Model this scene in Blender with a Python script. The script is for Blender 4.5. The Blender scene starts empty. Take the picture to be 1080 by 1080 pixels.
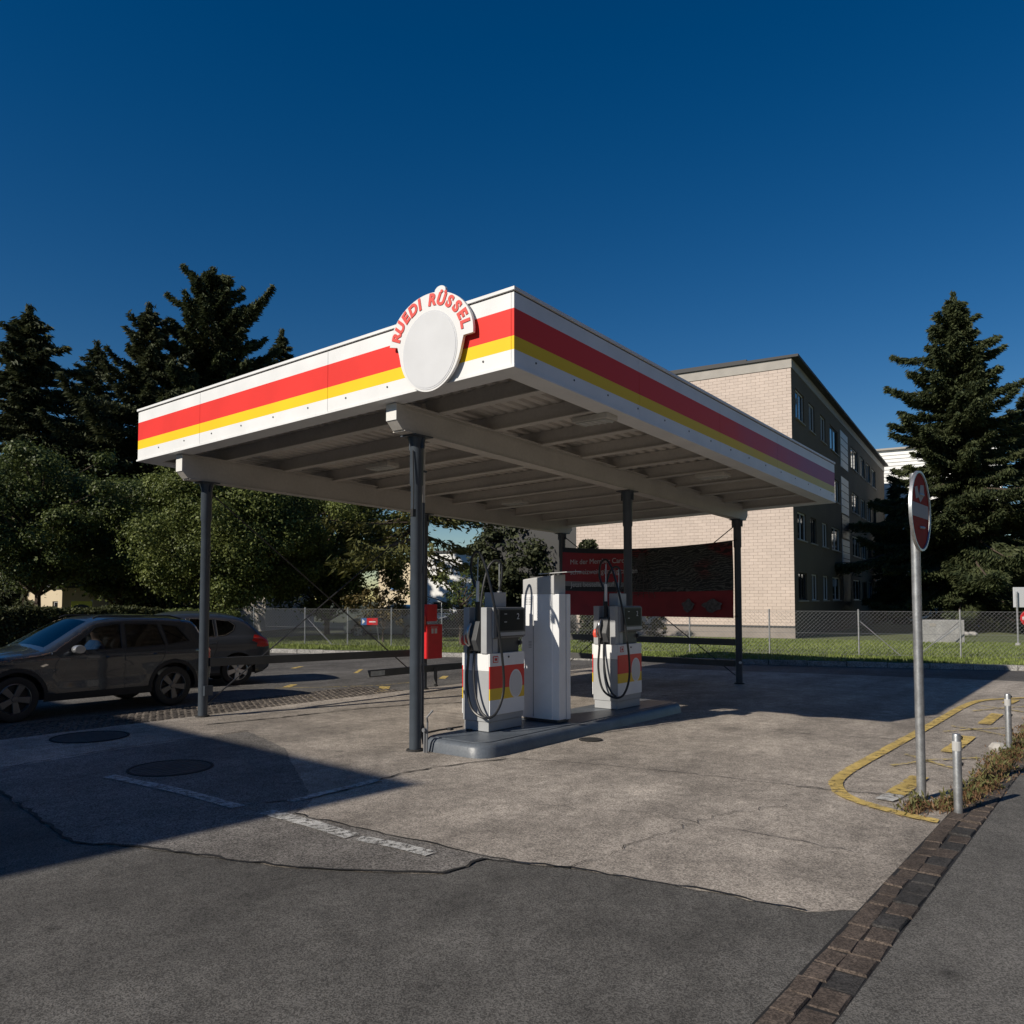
import bpy, bmesh, math, random
import numpy as np
from mathutils import Vector, Matrix
from mathutils.geometry import delaunay_2d_cdt
S = bpy.context.scene
COL = S.collection
R = math.radians
random.seed(7)
rng = np.random.default_rng(11)

# ------------------------------------------------------------------ camera
F, CX, CY, HZ, CAMH, YAW = 860., 540., 590., 632., 1.8, R(38.)
PIT = math.atan((HZ - CY) / F)
cam_d = bpy.data.cameras.new('camera'); cam = bpy.data.objects.new('camera', cam_d); COL.objects.link(cam)
cam.location = (0, 0, CAMH)
cam.rotation_euler = (math.pi / 2 + PIT, 0, YAW - math.pi / 2)
cam_d.sensor_width = 36; cam_d.lens = 36 * F / 1080; cam_d.shift_y = (CY - 540) / 1080
cam_d.clip_start = .05; cam_d.clip_end = 2000
S.camera = cam

# ------------------------------------------------------------------ sky, sun, exposure
SUN_EL, SUN_AZ = R(31.5), R(163.3)          # where the sun stands (azimuth from +X, counter-clockwise)
W = bpy.data.worlds.new('World'); S.world = W; W.use_nodes = True
wn = W.node_tree.nodes; wl = W.node_tree.links; wn.clear()
sky = wn.new('ShaderNodeTexSky'); sky.sky_type = 'NISHITA'; sky.sun_disc = False
sky.sun_elevation = SUN_EL; sky.sun_rotation = math.pi / 2 - SUN_AZ
sky.altitude = 600; sky.air_density = 1.0; sky.dust_density = 0.0; sky.ozone_density = 1.5
bg = wn.new('ShaderNodeBackground'); bg.inputs['Strength'].default_value = .061
wo = wn.new('ShaderNodeOutputWorld')
hs = wn.new('ShaderNodeHueSaturation'); hs.inputs['Saturation'].default_value = 1.48; hs.inputs['Hue'].default_value = .506
wl.new(sky.outputs[0], hs.inputs['Color']); wl.new(hs.outputs[0], bg.inputs[0]); wl.new(bg.outputs[0], wo.inputs[0])
sd = bpy.data.lights.new('sun', 'SUN'); sd.energy = 4.6; sd.angle = R(.53); sd.color = (1, .92, .80)
sun = bpy.data.objects.new('sun', sd); COL.objects.link(sun)
sv = Vector((math.cos(SUN_EL) * math.cos(SUN_AZ), math.cos(SUN_EL) * math.sin(SUN_AZ), math.sin(SUN_EL)))
sun.rotation_euler = sv.to_track_quat('Z', 'Y').to_euler(); sun.location = (-20, 10, 30)
S.view_settings.view_transform = 'Standard'; S.view_settings.look = 'None'
S.view_settings.exposure = 0.06; S.view_settings.gamma = 1
try: S.view_settings.use_curve_mapping = False
except Exception: pass

# ------------------------------------------------------------------ pixel -> world helpers
_fw0 = np.array([math.cos(YAW), math.sin(YAW), 0]); _rt = np.array([math.sin(YAW), -math.cos(YAW), 0])
_fw = _fw0 * math.cos(PIT) + np.array([0, 0, math.sin(PIT)]); _up = np.array([0, 0, math.cos(PIT)]) - _fw0 * math.sin(PIT)
_O = np.array([0, 0, CAMH])
def ray(x, y): return _fw + _rt * (x - CX) / F - _up * (y - CY) / F
def onz(x, y, z=0.): d = ray(x, y); return _O + d * (z - CAMH) / d[2]
def onx(x, y, X): d = ray(x, y); return _O + d * X / d[0]
def ony(x, y, Y): d = ray(x, y); return _O + d * Y / d[1]
def dep(x, y, D): d = ray(x, y); return _O + d * D / (d @ _fw0)
def gxy(x, D):
    p = dep(x, HZ, D); return float(p[0]), float(p[1])

# ------------------------------------------------------------------ materials
M = {}
def mat(name, col, rough=.6, metal=0., var=.0, vscale=3., bump=0., bscale=40., fine=0., fscale=120., coat=0., spec=.5, alpha=None, trans=0., emit=None, island=0.):
    m = bpy.data.materials.new(name); m.use_nodes = True; n = m.node_tree.nodes; l = m.node_tree.links
    b = n['Principled BSDF']; b.inputs['Roughness'].default_value = rough; b.inputs['Metallic'].default_value = metal
    b.inputs['Specular IOR Level'].default_value = spec
    if coat: b.inputs['Coat Weight'].default_value = coat; b.inputs['Coat Roughness'].default_value = .05
    if trans: b.inputs['Transmission Weight'].default_value = trans
    c = tuple(col) + (1,)
    b.inputs['Base Color'].default_value = c
    tc = n.new('ShaderNodeNewGeometry')
    last = None
    def mulby(val_socket, lo, hi):
        nonlocal last
        mr = n.new('ShaderNodeMapRange'); mr.inputs['From Min'].default_value = .3; mr.inputs['From Max'].default_value = .7
        mr.inputs['To Min'].default_value = lo; mr.inputs['To Max'].default_value = hi
        l.new(val_socket, mr.inputs[0])
        mx = n.new('ShaderNodeMix'); mx.data_type = 'RGBA'; mx.blend_type = 'MULTIPLY'; mx.inputs['Factor'].default_value = 1
        if last is None: mx.inputs['A'].default_value = c
        else: l.new(last, mx.inputs['A'])
        l.new(mr.outputs[0], mx.inputs['B']); last = mx.outputs['Result']
    def noise(scale, detail=5):
        t = n.new('ShaderNodeTexNoise'); t.inputs['Scale'].default_value = scale; t.inputs['Detail'].default_value = detail
        l.new(tc.outputs['Position'], t.inputs['Vector']); return t.outputs[0]
    if var: mulby(noise(vscale), 1 - var, 1 + var)
    if fine: mulby(noise(fscale, 2), 1 - fine, 1 + fine)
    if island:
        ob = n.new('ShaderNodeObjectInfo'); ad = n.new('ShaderNodeMath'); ad.operation = 'ADD'
        l.new(ob.outputs['Random'], ad.inputs[0]); l.new(tc.outputs['Random Per Island'], ad.inputs[1])
        fr = n.new('ShaderNodeMath'); fr.operation = 'FRACT'; l.new(ad.outputs[0], fr.inputs[0])
        mr2 = n.new('ShaderNodeMapRange'); mr2.inputs['To Min'].default_value = .3; mr2.inputs['To Max'].default_value = .7; l.new(fr.outputs[0], mr2.inputs[0])
        mulby(mr2.outputs[0], 1 - island, 1 + island)
    if last is not None: l.new(last, b.inputs['Base Color'])
    if bump:
        bp = n.new('ShaderNodeBump'); bp.inputs['Strength'].default_value = bump; bp.inputs['Distance'].default_value = .01
        l.new(noise(bscale, 4), bp.inputs['Height']); l.new(bp.outputs[0], b.inputs['Normal'])
    if emit: b.inputs['Emission Color'].default_value = c; b.inputs['Emission Strength'].default_value = emit
    if alpha is not None:      # worn paint: the coat is missing where the noise is low
        t = noise(alpha[0], 8); t2 = noise(alpha[0] * 9, 3)
        av = n.new('ShaderNodeMath'); av.operation = 'ADD'; l.new(t, av.inputs[0]); l.new(t2, av.inputs[1])
        mr = n.new('ShaderNodeMapRange'); mr.inputs['From Min'].default_value = alpha[1]; mr.inputs['From Max'].default_value = alpha[1] + .12
        l.new(av.outputs[0], mr.inputs[0]); l.new(mr.outputs[0], b.inputs['Alpha'])
    M[name] = m; return m

def asphalt(name, lo, hi, tint, patch, stain, speck=70., contrast=(.35, .68)):
    m = bpy.data.materials.new(name); m.use_nodes = True; n = m.node_tree.nodes; l = m.node_tree.links
    b = n['Principled BSDF']; b.inputs['Roughness'].default_value = .88; b.inputs['Specular IOR Level'].default_value = .3
    g = n.new('ShaderNodeNewGeometry')
    def noise(scale, detail, rough=.5):
        t = n.new('ShaderNodeTexNoise'); t.inputs['Scale'].default_value = scale; t.inputs['Detail'].default_value = detail; t.inputs['Roughness'].default_value = rough
        l.new(g.outputs['Position'], t.inputs['Vector']); return t.outputs[0]
    v = n.new('ShaderNodeTexVoronoi'); v.inputs['Scale'].default_value = speck; l.new(g.outputs['Position'], v.inputs['Vector'])
    bw = n.new('ShaderNodeRGBToBW'); l.new(v.outputs['Color'], bw.inputs[0])
    nf = noise(speck * 1.3, 3, .7)
    ad = n.new('ShaderNodeMath'); ad.operation = 'MULTIPLY_ADD'; ad.inputs[1].default_value = .62; l.new(bw.outputs[0], ad.inputs[0])
    sc = n.new('ShaderNodeMath'); sc.operation = 'MULTIPLY'; sc.inputs[1].default_value = .42; l.new(nf, sc.inputs[0]); l.new(sc.outputs[0], ad.inputs[2])
    rp = n.new('ShaderNodeValToRGB'); e = rp.color_ramp.elements
    e[0].position = contrast[0]; e[0].color = (lo * tint[0], lo * tint[1], lo * tint[2], 1)
    e[1].position = contrast[1]; e[1].color = (hi * tint[0], hi * tint[1], hi * tint[2], 1)
    l.new(ad.outputs[0], rp.inputs[0])
    cur = rp.outputs[0]
    for sc_, amt, det in ((.35, patch, 4), (1.7, patch * .8, 6), (7., stain, 8), ('lane', patch * .75, 5)):
        mr = n.new('ShaderNodeMapRange'); mr.inputs['From Min'].default_value = .32; mr.inputs['From Max'].default_value = .68
        mr.inputs['To Min'].default_value = 1 - amt; mr.inputs['To Max'].default_value = 1 + amt * .7
        if sc_ == 'lane':        # wheel lanes running along the station
            mp = n.new('ShaderNodeMapping'); mp.inputs['Scale'].default_value = (.16, 1.5, 1); mp.inputs['Rotation'].default_value = (0, 0, -.12); l.new(g.outputs['Position'], mp.inputs[0])
            tl_ = n.new('ShaderNodeTexNoise'); tl_.inputs['Scale'].default_value = 1.; tl_.inputs['Detail'].default_value = 5; l.new(mp.outputs[0], tl_.inputs['Vector']); l.new(tl_.outputs[0], mr.inputs[0])
        else: l.new(noise(sc_, det, .6), mr.inputs[0])
        mx = n.new('ShaderNodeMix'); mx.data_type = 'RGBA'; mx.blend_type = 'MULTIPLY'; mx.inputs['Factor'].default_value = 1
        l.new(cur, mx.inputs['A']); l.new(mr.outputs[0], mx.inputs['B']); cur = mx.outputs['Result']
    # oil drips
    d = n.new('ShaderNodeTexVoronoi'); d.inputs['Scale'].default_value = 1.3; l.new(g.outputs['Position'], d.inputs['Vector'])
    mr = n.new('ShaderNodeMapRange'); mr.inputs['From Min'].default_value = .03; mr.inputs['From Max'].default_value = .09; mr.inputs['To Min'].default_value = .62; mr.inputs['To Max'].default_value = 1
    l.new(d.outputs['Distance'], mr.inputs[0])
    mx = n.new('ShaderNodeMix'); mx.data_type = 'RGBA'; mx.blend_type = 'MULTIPLY'; mx.inputs['Factor'].default_value = 1
    l.new(cur, mx.inputs['A']); l.new(mr.outputs[0], mx.inputs['B']); cur = mx.outputs['Result']
    l.new(cur, b.inputs['Base Color'])
    bp = n.new('ShaderNodeBump'); bp.inputs['Strength'].default_value = .75; bp.inputs['Distance'].default_value = .006
    l.new(ad.outputs[0], bp.inputs['Height'])
    bp2 = n.new('ShaderNodeBump'); bp2.inputs['Strength'].default_value = .35; bp2.inputs['Distance'].default_value = .03
    l.new(noise(2.2, 5), bp2.inputs['Height']); l.new(bp.outputs[0], bp2.inputs['Normal']); l.new(bp2.outputs[0], b.inputs['Normal'])
    M[name] = m; return m

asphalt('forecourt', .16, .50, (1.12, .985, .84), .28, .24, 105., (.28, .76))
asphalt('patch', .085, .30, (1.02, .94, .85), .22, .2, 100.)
asphalt('parking', .055, .185, (1.03, .97, .9), .3, .2, 75.)
asphalt('road', .06, .175, (1.04, .985, .90), .24, .2, 150.)
asphalt('sidewalk', .07, .20, (1.04, .985, .90), .2, .18, 150.)
asphalt('sett', .055, .14, (1.18, .92, .75), .3, .3, 120.)
asphalt('sett_dark', .035, .09, (1.02, .95, .9), .3, .3, 120.)
asphalt('cobble', .055, .15, (1.1, .94, .80), .3, .25, 40.)
asphalt('kerbstone', .2, .48, (1.0, .97, .92), .2, .2, 60.)
asphalt('concrete', .28, .45, (1.0, .99, .97), .15, .12, 60.)
mat('ground', (.055, .06, .03), .95, var=.35, vscale=.5, bump=.5, bscale=15)
mat('iron', (.085, .08, .074), .6, metal=.3, var=.2, vscale=9)
mat('tar', (.018, .017, .016), .8)
mat('yellow_paint', (.54, .39, .12), .75, var=.25, vscale=4, alpha=(16., .82))
mat('yellow_worn', (.50, .38, .12), .8, var=.25, vscale=4, alpha=(16., .92))
mat('white_worn', (.50, .49, .46), .8, var=.2, vscale=4, alpha=(22., .90))
mat('white_panel', (.78, .785, .78), .45, spec=.3, var=.05, vscale=2.5, bump=.04, bscale=6)
mat('red_panel', (.78, .045, .035), .5, var=.06, vscale=1.5, spec=.2)
mat('yellow_panel', (.88, .58, .02), .5, var=.05, vscale=1.5, spec=.2)
mat('mauve_panel', (.40, .10, .22), .5, var=.12, vscale=3, spec=.2)
mat('pale_yellow_panel', (.66, .55, .18), .42, var=.2, vscale=4)
mat('beige_steel', (.54, .51, .465), .55, var=.10, vscale=1.6, fine=.05, fscale=25)
mat('deck', (.58, .545, .50), .6, var=.12, vscale=1.2)
mat('white_steel', (.74, .73, .70), .5, var=.08, vscale=4)
mat('column_paint', (.05, .062, .078), .42, var=.12, vscale=6)
mat('rail_paint', (.06, .06, .058), .55, var=.2, vscale=3)
mat('dark_metal', (.03, .03, .032), .5)
mat('black', (.012, .012, .013), .5)
mat('rubber', (.014, .014, .015), .55, fine=.2, fscale=60)
mat('hose', (.016, .017, .019), .38)
mat('galvanised', (.42, .43, .44), .42, metal=.75, var=.18, vscale=14, fine=.12, fscale=60)
mat('wire', (.20, .205, .21), .7)
mat('bar_grey', (.45, .45, .44), .7, spec=.1)
mat('steel', (.55, .55, .55), .3, metal=1)
mat('island_paint', (.10, .115, .135), .42, var=.2, vscale=3, fine=.12, fscale=40, bump=.15, bscale=30)
mat('pump_grey', (.36, .37, .38), .42, var=.05, vscale=6)
mat('pump_dark', (.05, .052, .056), .4)
mat('pump_mid', (.16, .165, .175), .45)
mat('cab_white', (.76, .77, .78), .4, var=.05, vscale=4)
mat('cab_grey', (.42, .42, .42), .45, var=.06, vscale=4)
mat('display', (.006, .007, .009), .4, spec=.15)
mat('pump_red', (.70, .035, .028), .35)
mat('pump_yellow', (.78, .52, .03), .35)
mat('trigger_red', (.72, .09, .06), .4)
mat('emblem', (.60, .60, .60), .4)
mat('box_red', (.62, .02, .025), .4, var=.08, vscale=8)
mat('sign_red', (.34, .02, .013), .7, spec=.1, var=.18, vscale=9)
mat('letter_red', (.72, .08, .06), .45)
mat('sign_white', (.74, .74, .73), .45)
mat('sign_grey', (.60, .61, .63), .5)
mat('sticker', (.55, .55, .55), .6)
mat('lens', (.55, .55, .52), .35)
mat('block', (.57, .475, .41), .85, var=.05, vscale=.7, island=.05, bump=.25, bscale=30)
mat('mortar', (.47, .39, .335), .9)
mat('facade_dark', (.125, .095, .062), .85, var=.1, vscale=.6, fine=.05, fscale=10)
mat('facade_pink', (.42, .27, .22), .85, var=.06, vscale=.7)
mat('roof_edge', (.05, .05, .052), .7)
mat('coping', (.36, .335, .30), .7, var=.08, vscale=2)
mat('plinth', (.27, .235, .21), .85, var=.1, vscale=2)
mat('window_frame', (.62, .62, .60), .5)
mat('window_dark_frame', (.03, .03, .03), .5)
mat('glass_dark', (.012, .014, .017), .06, spec=.6)
mat('shutter_white', (.66, .67, .68), .5)
mat('white_wall', (.80, .80, .78), .8, var=.04, vscale=.8)
mat('cream_wall', (.62, .52, .36), .85, var=.06, vscale=.6)
mat('shade_house', (.45, .41, .36), .85, var=.08, vscale=.6)
mat('roof_tile', (.10, .07, .055), .8, var=.2, vscale=4)
mat('blue_blind', (.06, .18, .42), .6)
mat('bark', (.075, .055, .04), .95, var=.3, vscale=6, bump=.6, bscale=18)
mat('sign_yellow', (.62, .52, .04), .5)
mat('blue_sign', (.05, .13, .32), .5)
mat('stone', (.40, .38, .35), .9, var=.2, vscale=8, bump=.5, bscale=12)

def leafmat(name, c1, c2, vscale=.8, rough=.65):
    m = bpy.data.materials.new(name); m.use_nodes = True; n = m.node_tree.nodes; l = m.node_tree.links
    b = n['Principled BSDF']; b.inputs['Roughness'].default_value = rough; b.inputs['Specular IOR Level'].default_value = .3
    g = n.new('ShaderNodeNewGeometry'); t = n.new('ShaderNodeTexNoise'); t.inputs['Scale'].default_value = vscale; t.inputs['Detail'].default_value = 3
    l.new(g.outputs['Position'], t.inputs['Vector'])
    ad = n.new('ShaderNodeMath'); ad.operation = 'MULTIPLY_ADD'; ad.inputs[1].default_value = .55; l.new(g.outputs['Random Per Island'], ad.inputs[0])
    sb = n.new('ShaderNodeMath'); sb.operation = 'SUBTRACT'; sb.inputs[1].default_value = .25; l.new(t.outputs[0], sb.inputs[0]); l.new(sb.outputs[0], ad.inputs[2])
    rp = n.new('ShaderNodeValToRGB'); e = rp.color_ramp.elements; e[0].position = .2; e[0].color = c1 + (1,); e[1].position = .85; e[1].color = c2 + (1,)
    l.new(ad.outputs[0], rp.inputs[0]); l.new(rp.outputs[0], b.inputs['Base Color'])
    tr = n.new('ShaderNodeBsdfTranslucent'); l.new(rp.outputs[0], tr.inputs[0])
    mx = n.new('ShaderNodeMixShader'); mx.inputs[0].default_value = .22
    out = n['Material Output']; l.new(b.outputs[0], mx.inputs[1]); l.new(tr.outputs[0], mx.inputs[2]); l.new(mx.outputs[0], out.inputs[0])
    M[name] = m
leafmat('spruce_needles', (.024, .034, .016), (.09, .10, .045))
leafmat('pine_needles', (.028, .042, .018), (.095, .11, .045))
leafmat('linden_leaves', (.05, .072, .016), (.19, .22, .058), .7, .55)
leafmat('maple_leaves', (.04, .058, .016), (.13, .16, .045), .7, .5)
leafmat('larch_needles', (.05, .06, .018), (.13, .125, .035))
leafmat('hedge_leaves', (.03, .04, .014), (.085, .09, .03), 1.5)
leafmat('hedge_light', (.06, .08, .02), (.13, .16, .045), 1.5)
leafmat('autumn_leaves', (.05, .045, .015), (.14, .10, .03), 1.0)
leafmat('grass_blades', (.09, .13, .026), (.25, .30, .08), .5)
leafmat('weed_leaves', (.07, .08, .025), (.22, .20, .08), 6.)
leafmat('dry_leaves', (.10, .05, .025), (.28, .17, .09), 6.)
mat('lawn_soil', (.11, .13, .045), .95, var=.3, vscale=1.2, fine=.25, fscale=18, bump=.6, bscale=20)

# ------------------------------------------------------------------ mesh helpers
class MB:
    def __init__(s): s.v = []; s.f = []; s.m = []
    def add(s, vs, fs, mi=0):
        o = len(s.v); s.v += [tuple(map(float, p)) for p in vs]; s.f += [tuple(i + o for i in f) for f in fs]; s.m += [mi] * len(fs); return s
    def box(s, a, b, mi=0):
        x0, y0, z0 = a; x1, y1, z1 = b
        return s.add([(x0, y0, z0), (x1, y0, z0), (x1, y1, z0), (x0, y1, z0), (x0, y0, z1), (x1, y0, z1), (x1, y1, z1), (x0, y1, z1)],
                     [(0, 3, 2, 1), (4, 5, 6, 7), (0, 1, 5, 4), (1, 2, 6, 5), (2, 3, 7, 6), (3, 0, 4, 7)], mi)
    def prism(s, poly, z0, z1, mi=0, zf=None):
        n = len(poly)
        vs = [(p[0], p[1], z0) for p in poly] + [(p[0], p[1], z1) for p in poly]
        return s.add(vs, [tuple(range(n))[::-1], tuple(range(n, 2 * n))] + [(i, (i + 1) % n, n + (i + 1) % n, n + i) for i in range(n)], mi)
    def tube(s, pts, r, seg=8, mi=0, cap=True):
        pts = [Vector(p) for p in pts]; n = len(pts)
        rr = r if isinstance(r, (list, tuple)) else [r] * n
        rings = []; prev = None
        for i, p in enumerate(pts):
            t = (pts[min(i + 1, n - 1)] - pts[max(i - 1, 0)]).normalized()
            if prev is None:
                a = Vector((0, 0, 1)) if abs(t.z) < .9 else Vector((1, 0, 0)); u = t.cross(a).normalized()
            else:
                u = (prev - t * prev.dot(t))
                u = u.normalized() if u.length > 1e-6 else t.orthogonal().normalized()
            prev = u; w = t.cross(u)
            rings.append([p + (u * math.cos(2 * math.pi * k / seg) + w * math.sin(2 * math.pi * k / seg)) * rr[i] for k in range(seg)])
        vs = [q for ring in rings for q in ring]; fs = []
        for i in range(n - 1):
            for k in range(seg):
                fs.append((i * seg + k, i * seg + (k + 1) % seg, (i + 1) * seg + (k + 1) % seg, (i + 1) * seg + k))
        if cap: fs += [tuple(range(seg))[::-1], tuple(range((n - 1) * seg, n * seg))]
        return s.add(vs, fs, mi)
    def lathe(s, prof, c, axis='z', seg=24, mi=0):
        vs = []; n = len(prof)
        for k in range(seg):
            a = 2 * math.pi * k / seg; ca, sa = math.cos(a), math.sin(a)
            for r, h in prof:
                if axis == 'z': vs.append((c[0] + r * ca, c[1] + r * sa, c[2] + h))
                elif axis == 'y': vs.append((c[0] + r * ca, c[1] + h, c[2] + r * sa))
                else: vs.append((c[0] + h, c[1] + r * ca, c[2] + r * sa))
        fs = []
        for k in range(seg):
            for i in range(n - 1):
                a = k * n + i; b = ((k + 1) % seg) * n + i
                fs.append((a, b, b + 1, a + 1))
        return s.add(vs, fs, mi)
    def build(s, name, mats, parent=None, local=False, bevel=0., smooth=False, recalc=True):
        me = bpy.data.meshes.new(name)
        off = Vector((0, 0, 0)) if (parent is None or local) else world_loc(parent)
        me.from_pydata([(x - off.x, y - off.y, z - off.z) for x, y, z in s.v], [], s.f)
        mats = [mats] if isinstance(mats, str) else mats
        for q in mats: me.materials.append(M[q])
        if len(mats) > 1: me.polygons.foreach_set('material_index', s.m)
        if recalc:
            bm = bmesh.new(); bm.from_mesh(me); bmesh.ops.recalc_face_normals(bm, faces=bm.faces); bm.to_mesh(me); bm.free()
        me.update()
        if smooth:
            me.shade_smooth(); me.set_sharp_from_angle(angle=R(38))
        o = bpy.data.objects.new(name, me); COL.objects.link(o)
        if parent is not None: o.parent = parent
        if bevel:
            bv = o.modifiers.new('b', 'BEVEL'); bv.width = bevel; bv.segments = 2; bv.limit_method = 'ANGLE'
        return o
def world_loc(o):
    l = Vector(o.location)
    while o.parent is not None: o = o.parent; l = l + Vector(o.location)
    return l
def tag(o, label=None, cat=None, group=None, kind=None):
    if label: o['label'] = label
    if cat: o['category'] = cat
    if group: o['group'] = group
    if kind: o['kind'] = kind
    return o
def empty(name, loc, rz=0., label=None, cat=None, group=None):
    o = bpy.data.objects.new(name, None); COL.objects.link(o); o.location = loc; o.rotation_euler = (0, 0, rz); o.empty_display_size = .2
    return tag(o, label, cat, group)
def copy_tree(o, parent=None):
    c = o.copy(); COL.objects.link(c); c.parent = parent
    for ch in list(o.children): copy_tree(ch, c)
    return c
def npmesh(name, V, Q, mats, parent=None):
    """V (n,3) float, Q (m,k) int; local coordinates"""
    me = bpy.data.meshes.new(name); V = np.asarray(V, np.float32); Q = np.asarray(Q, np.int32); k = Q.shape[1]
    me.vertices.add(len(V)); me.vertices.foreach_set('co', V.ravel())
    me.loops.add(Q.size); me.loops.foreach_set('vertex_index', Q.ravel())
    me.polygons.add(len(Q)); me.polygons.foreach_set('loop_start', np.arange(0, Q.size, k, dtype=np.int32))
    me.materials.append(M[mats]); me.update(calc_edges=True); me.validate()
    o = bpy.data.objects.new(name, me); COL.objects.link(o)
    if parent is not None: o.parent = parent
    return o
def cards(c, a, b):
    n = len(c); V = np.empty((n, 4, 3)); V[:, 0] = c - a; V[:, 1] = c + b; V[:, 2] = c + a; V[:, 3] = c - b
    return V.reshape(-1, 3), np.arange(n * 4).reshape(-1, 4)
def unit(v): return v / np.maximum(np.linalg.norm(v, axis=-1, keepdims=True), 1e-9)
def sheet(name, poly, z, m, kind=None, parent=None, jit=0.):
    b = MB(); b.add([(p[0], p[1], z) for p in poly], [tuple(range(len(poly)))])
    o = b.build(name, m, parent, recalc=False)
    if o.data.polygons[0].normal.z < 0: o.data.flip_normals()
    if kind: o['kind'] = kind
    return o
def jitter_line(pts, step, amp, seed=0):
    r = random.Random(seed); out = []
    for i in range(len(pts) - 1):
        a = np.array(pts[i][:2], float); b = np.array(pts[i + 1][:2], float); L = np.linalg.norm(b - a); n = max(1, int(L / step)); nrm = np.array([-(b - a)[1], (b - a)[0]]) / max(L, 1e-6)
        for k in range(n): out.append(a + (b - a) * k / n + nrm * r.uniform(-amp, amp) * (1 if (k or i) else 0))
    out.append(np.array(pts[-1][:2], float)); return out
def ribbon(name, pts, w, z, m, parent=None, seed=0, step=.12, amp=.02, wvar=.6):
    r = random.Random(seed); P = jitter_line(pts, step, amp, seed); b = MB(); vs = []
    for i, p in enumerate(P):
        t = P[min(i + 1, len(P) - 1)] - P[max(i - 1, 0)]; nn = np.array([-t[1], t[0]]) / max(np.linalg.norm(t), 1e-6)
        ww = w * (1 + r.uniform(-wvar, wvar)) / 2
        vs += [(*(p + nn * ww), z), (*(p - nn * ww), z)]
    b.add(vs, [(2 * i, 2 * i + 1, 2 * i + 3, 2 * i + 2) for i in range(len(P) - 1)])
    o = b.build(name, m, parent, recalc=False)
    if o.data.polygons[0].normal.z < 0: o.data.flip_normals()
    return o

# ================================================================== THE GROUND
gp = sheet('ground', [(-400, -400), (500, -400), (500, 500), (-400, 500)], -.06, 'ground', 'structure')
K0 = np.array([16.76, 23.4]); K1 = np.array([23.4, 4.7]); KD = (K1 - K0) / np.linalg.norm(K1 - K0)     # line of the lawn kerb
KN = np.array([-KD[1], KD[0]]); KN = KN if KN[0] > 0 else -KN
def kp(t, off=0.): return K0 + KD * t + KN * off
KEND = 30.
park = sheet('parking_lot', [(-60, -40), (36.5, -40), tuple(kp(KEND)), tuple(kp(-4)), (14.5, 28.3), (-60, 30)], 0., 'parking', 'structure')
# worn concrete-like forecourt
edge_px = [(0, 835), (35, 860), (75, 889), (140, 894), (300, 915), (400, 921), (470, 923), (510, 907), (600, 917), (700, 932), (850, 962)]
edge = [onz(*p)[:2] for p in edge_px] + [np.array([5.02, 1.375])]
je = jitter_line(edge, .1, .018, 3)
fc = sheet('forecourt', [tuple(p) for p in je] + [(9, 1.375), (21.2, 1.375), (20.2, 6), (18.8, 11.62), (3.0, 11.62), (2.9, 10.2)], .005, 'forecourt', 'structure')
# the dark carriageway in the foreground
rd = sheet('road', [(2.9, 10.2)] + [tuple(p + np.array([.0, .0])) for p in je] + [(4.3, -1.5), (3.2, -30), (-60, -30), (-60, 25), (2.3, 25)], .003, 'road', 'structure')
# darker patched piece of the forecourt at the left
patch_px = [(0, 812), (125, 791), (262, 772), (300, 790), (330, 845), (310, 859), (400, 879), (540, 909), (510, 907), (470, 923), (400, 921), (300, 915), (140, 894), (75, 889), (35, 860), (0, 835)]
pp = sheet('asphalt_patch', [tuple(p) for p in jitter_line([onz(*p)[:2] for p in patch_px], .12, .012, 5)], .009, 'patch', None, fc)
# pavement on the right
sw = sheet('pavement', [(2.2, 1.10), (40, 1.10), (40, -1.6), (2.2, -1.6)], .012, 'sidewalk', 'structure')
# sett kerb: two rows of stones
ke = empty('sett_kerb', (6, 1.25, 0)); ke['kind'] = 'structure'
b = MB(); b.box((2.6, 1.095, -.05), (17.5, 1.38, .0085)); b.build('bedding', 'tar', ke)
def stone_mesh(name, lx, ly, lz, m, seed):
    r = random.Random(seed); b = MB(); n = 4
    ring = [(sx * lx / 2 * (1 + r.uniform(-.06, .03)), sy * ly / 2 * (1 + r.uniform(-.05, .03))) for sx, sy in ((-1, -1), (1, -1), (1, 1), (-1, 1))]
    vs = [(x, y, -.05) for x, y in ring] + [(x, y, lz * .45) for x, y in ring] + [(x * .93, y * .90, lz + r.uniform(-.003, .003)) for x, y in ring]
    fs = []
    for j in range(2): fs += [(j * n + k, j * n + (k + 1) % n, (j + 1) * n + (k + 1) % n, (j + 1) * n + k) for k in range(n)]
    fs.append(tuple(range(2 * n, 3 * n))); b.add(vs, fs); me = bpy.data.meshes.new(name); me.from_pydata(b.v, [], b.f); me.materials.append(M[m]); me.update(); return me
v1 = [stone_mesh('sett', .195, .118, .016, 'sett', i) for i in range(4)]; v2 = [stone_mesh('sett', .22, .148, .018, ('sett_dark', 'sett')[i % 3 == 0], 10 + i) for i in range(5)]
for row, (y, st, ms) in enumerate(((1.312, .196, v1), (1.182, .222, v2))):
    x = 2.7
    while x < 16.8:
        o = bpy.data.objects.new('sett', random.choice(ms)); COL.objects.link(o); o.parent = ke
        o.location = (x - 6, y - 1.25 + random.uniform(-.008, .008), random.uniform(-.006, .006)); o.rotation_euler = (random.uniform(-.03, .03), random.uniform(-.03, .03), random.uniform(-.05, .05))
        o.scale = (random.uniform(.90, 1.0), random.uniform(.95, 1.03), 1); x += st
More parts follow.
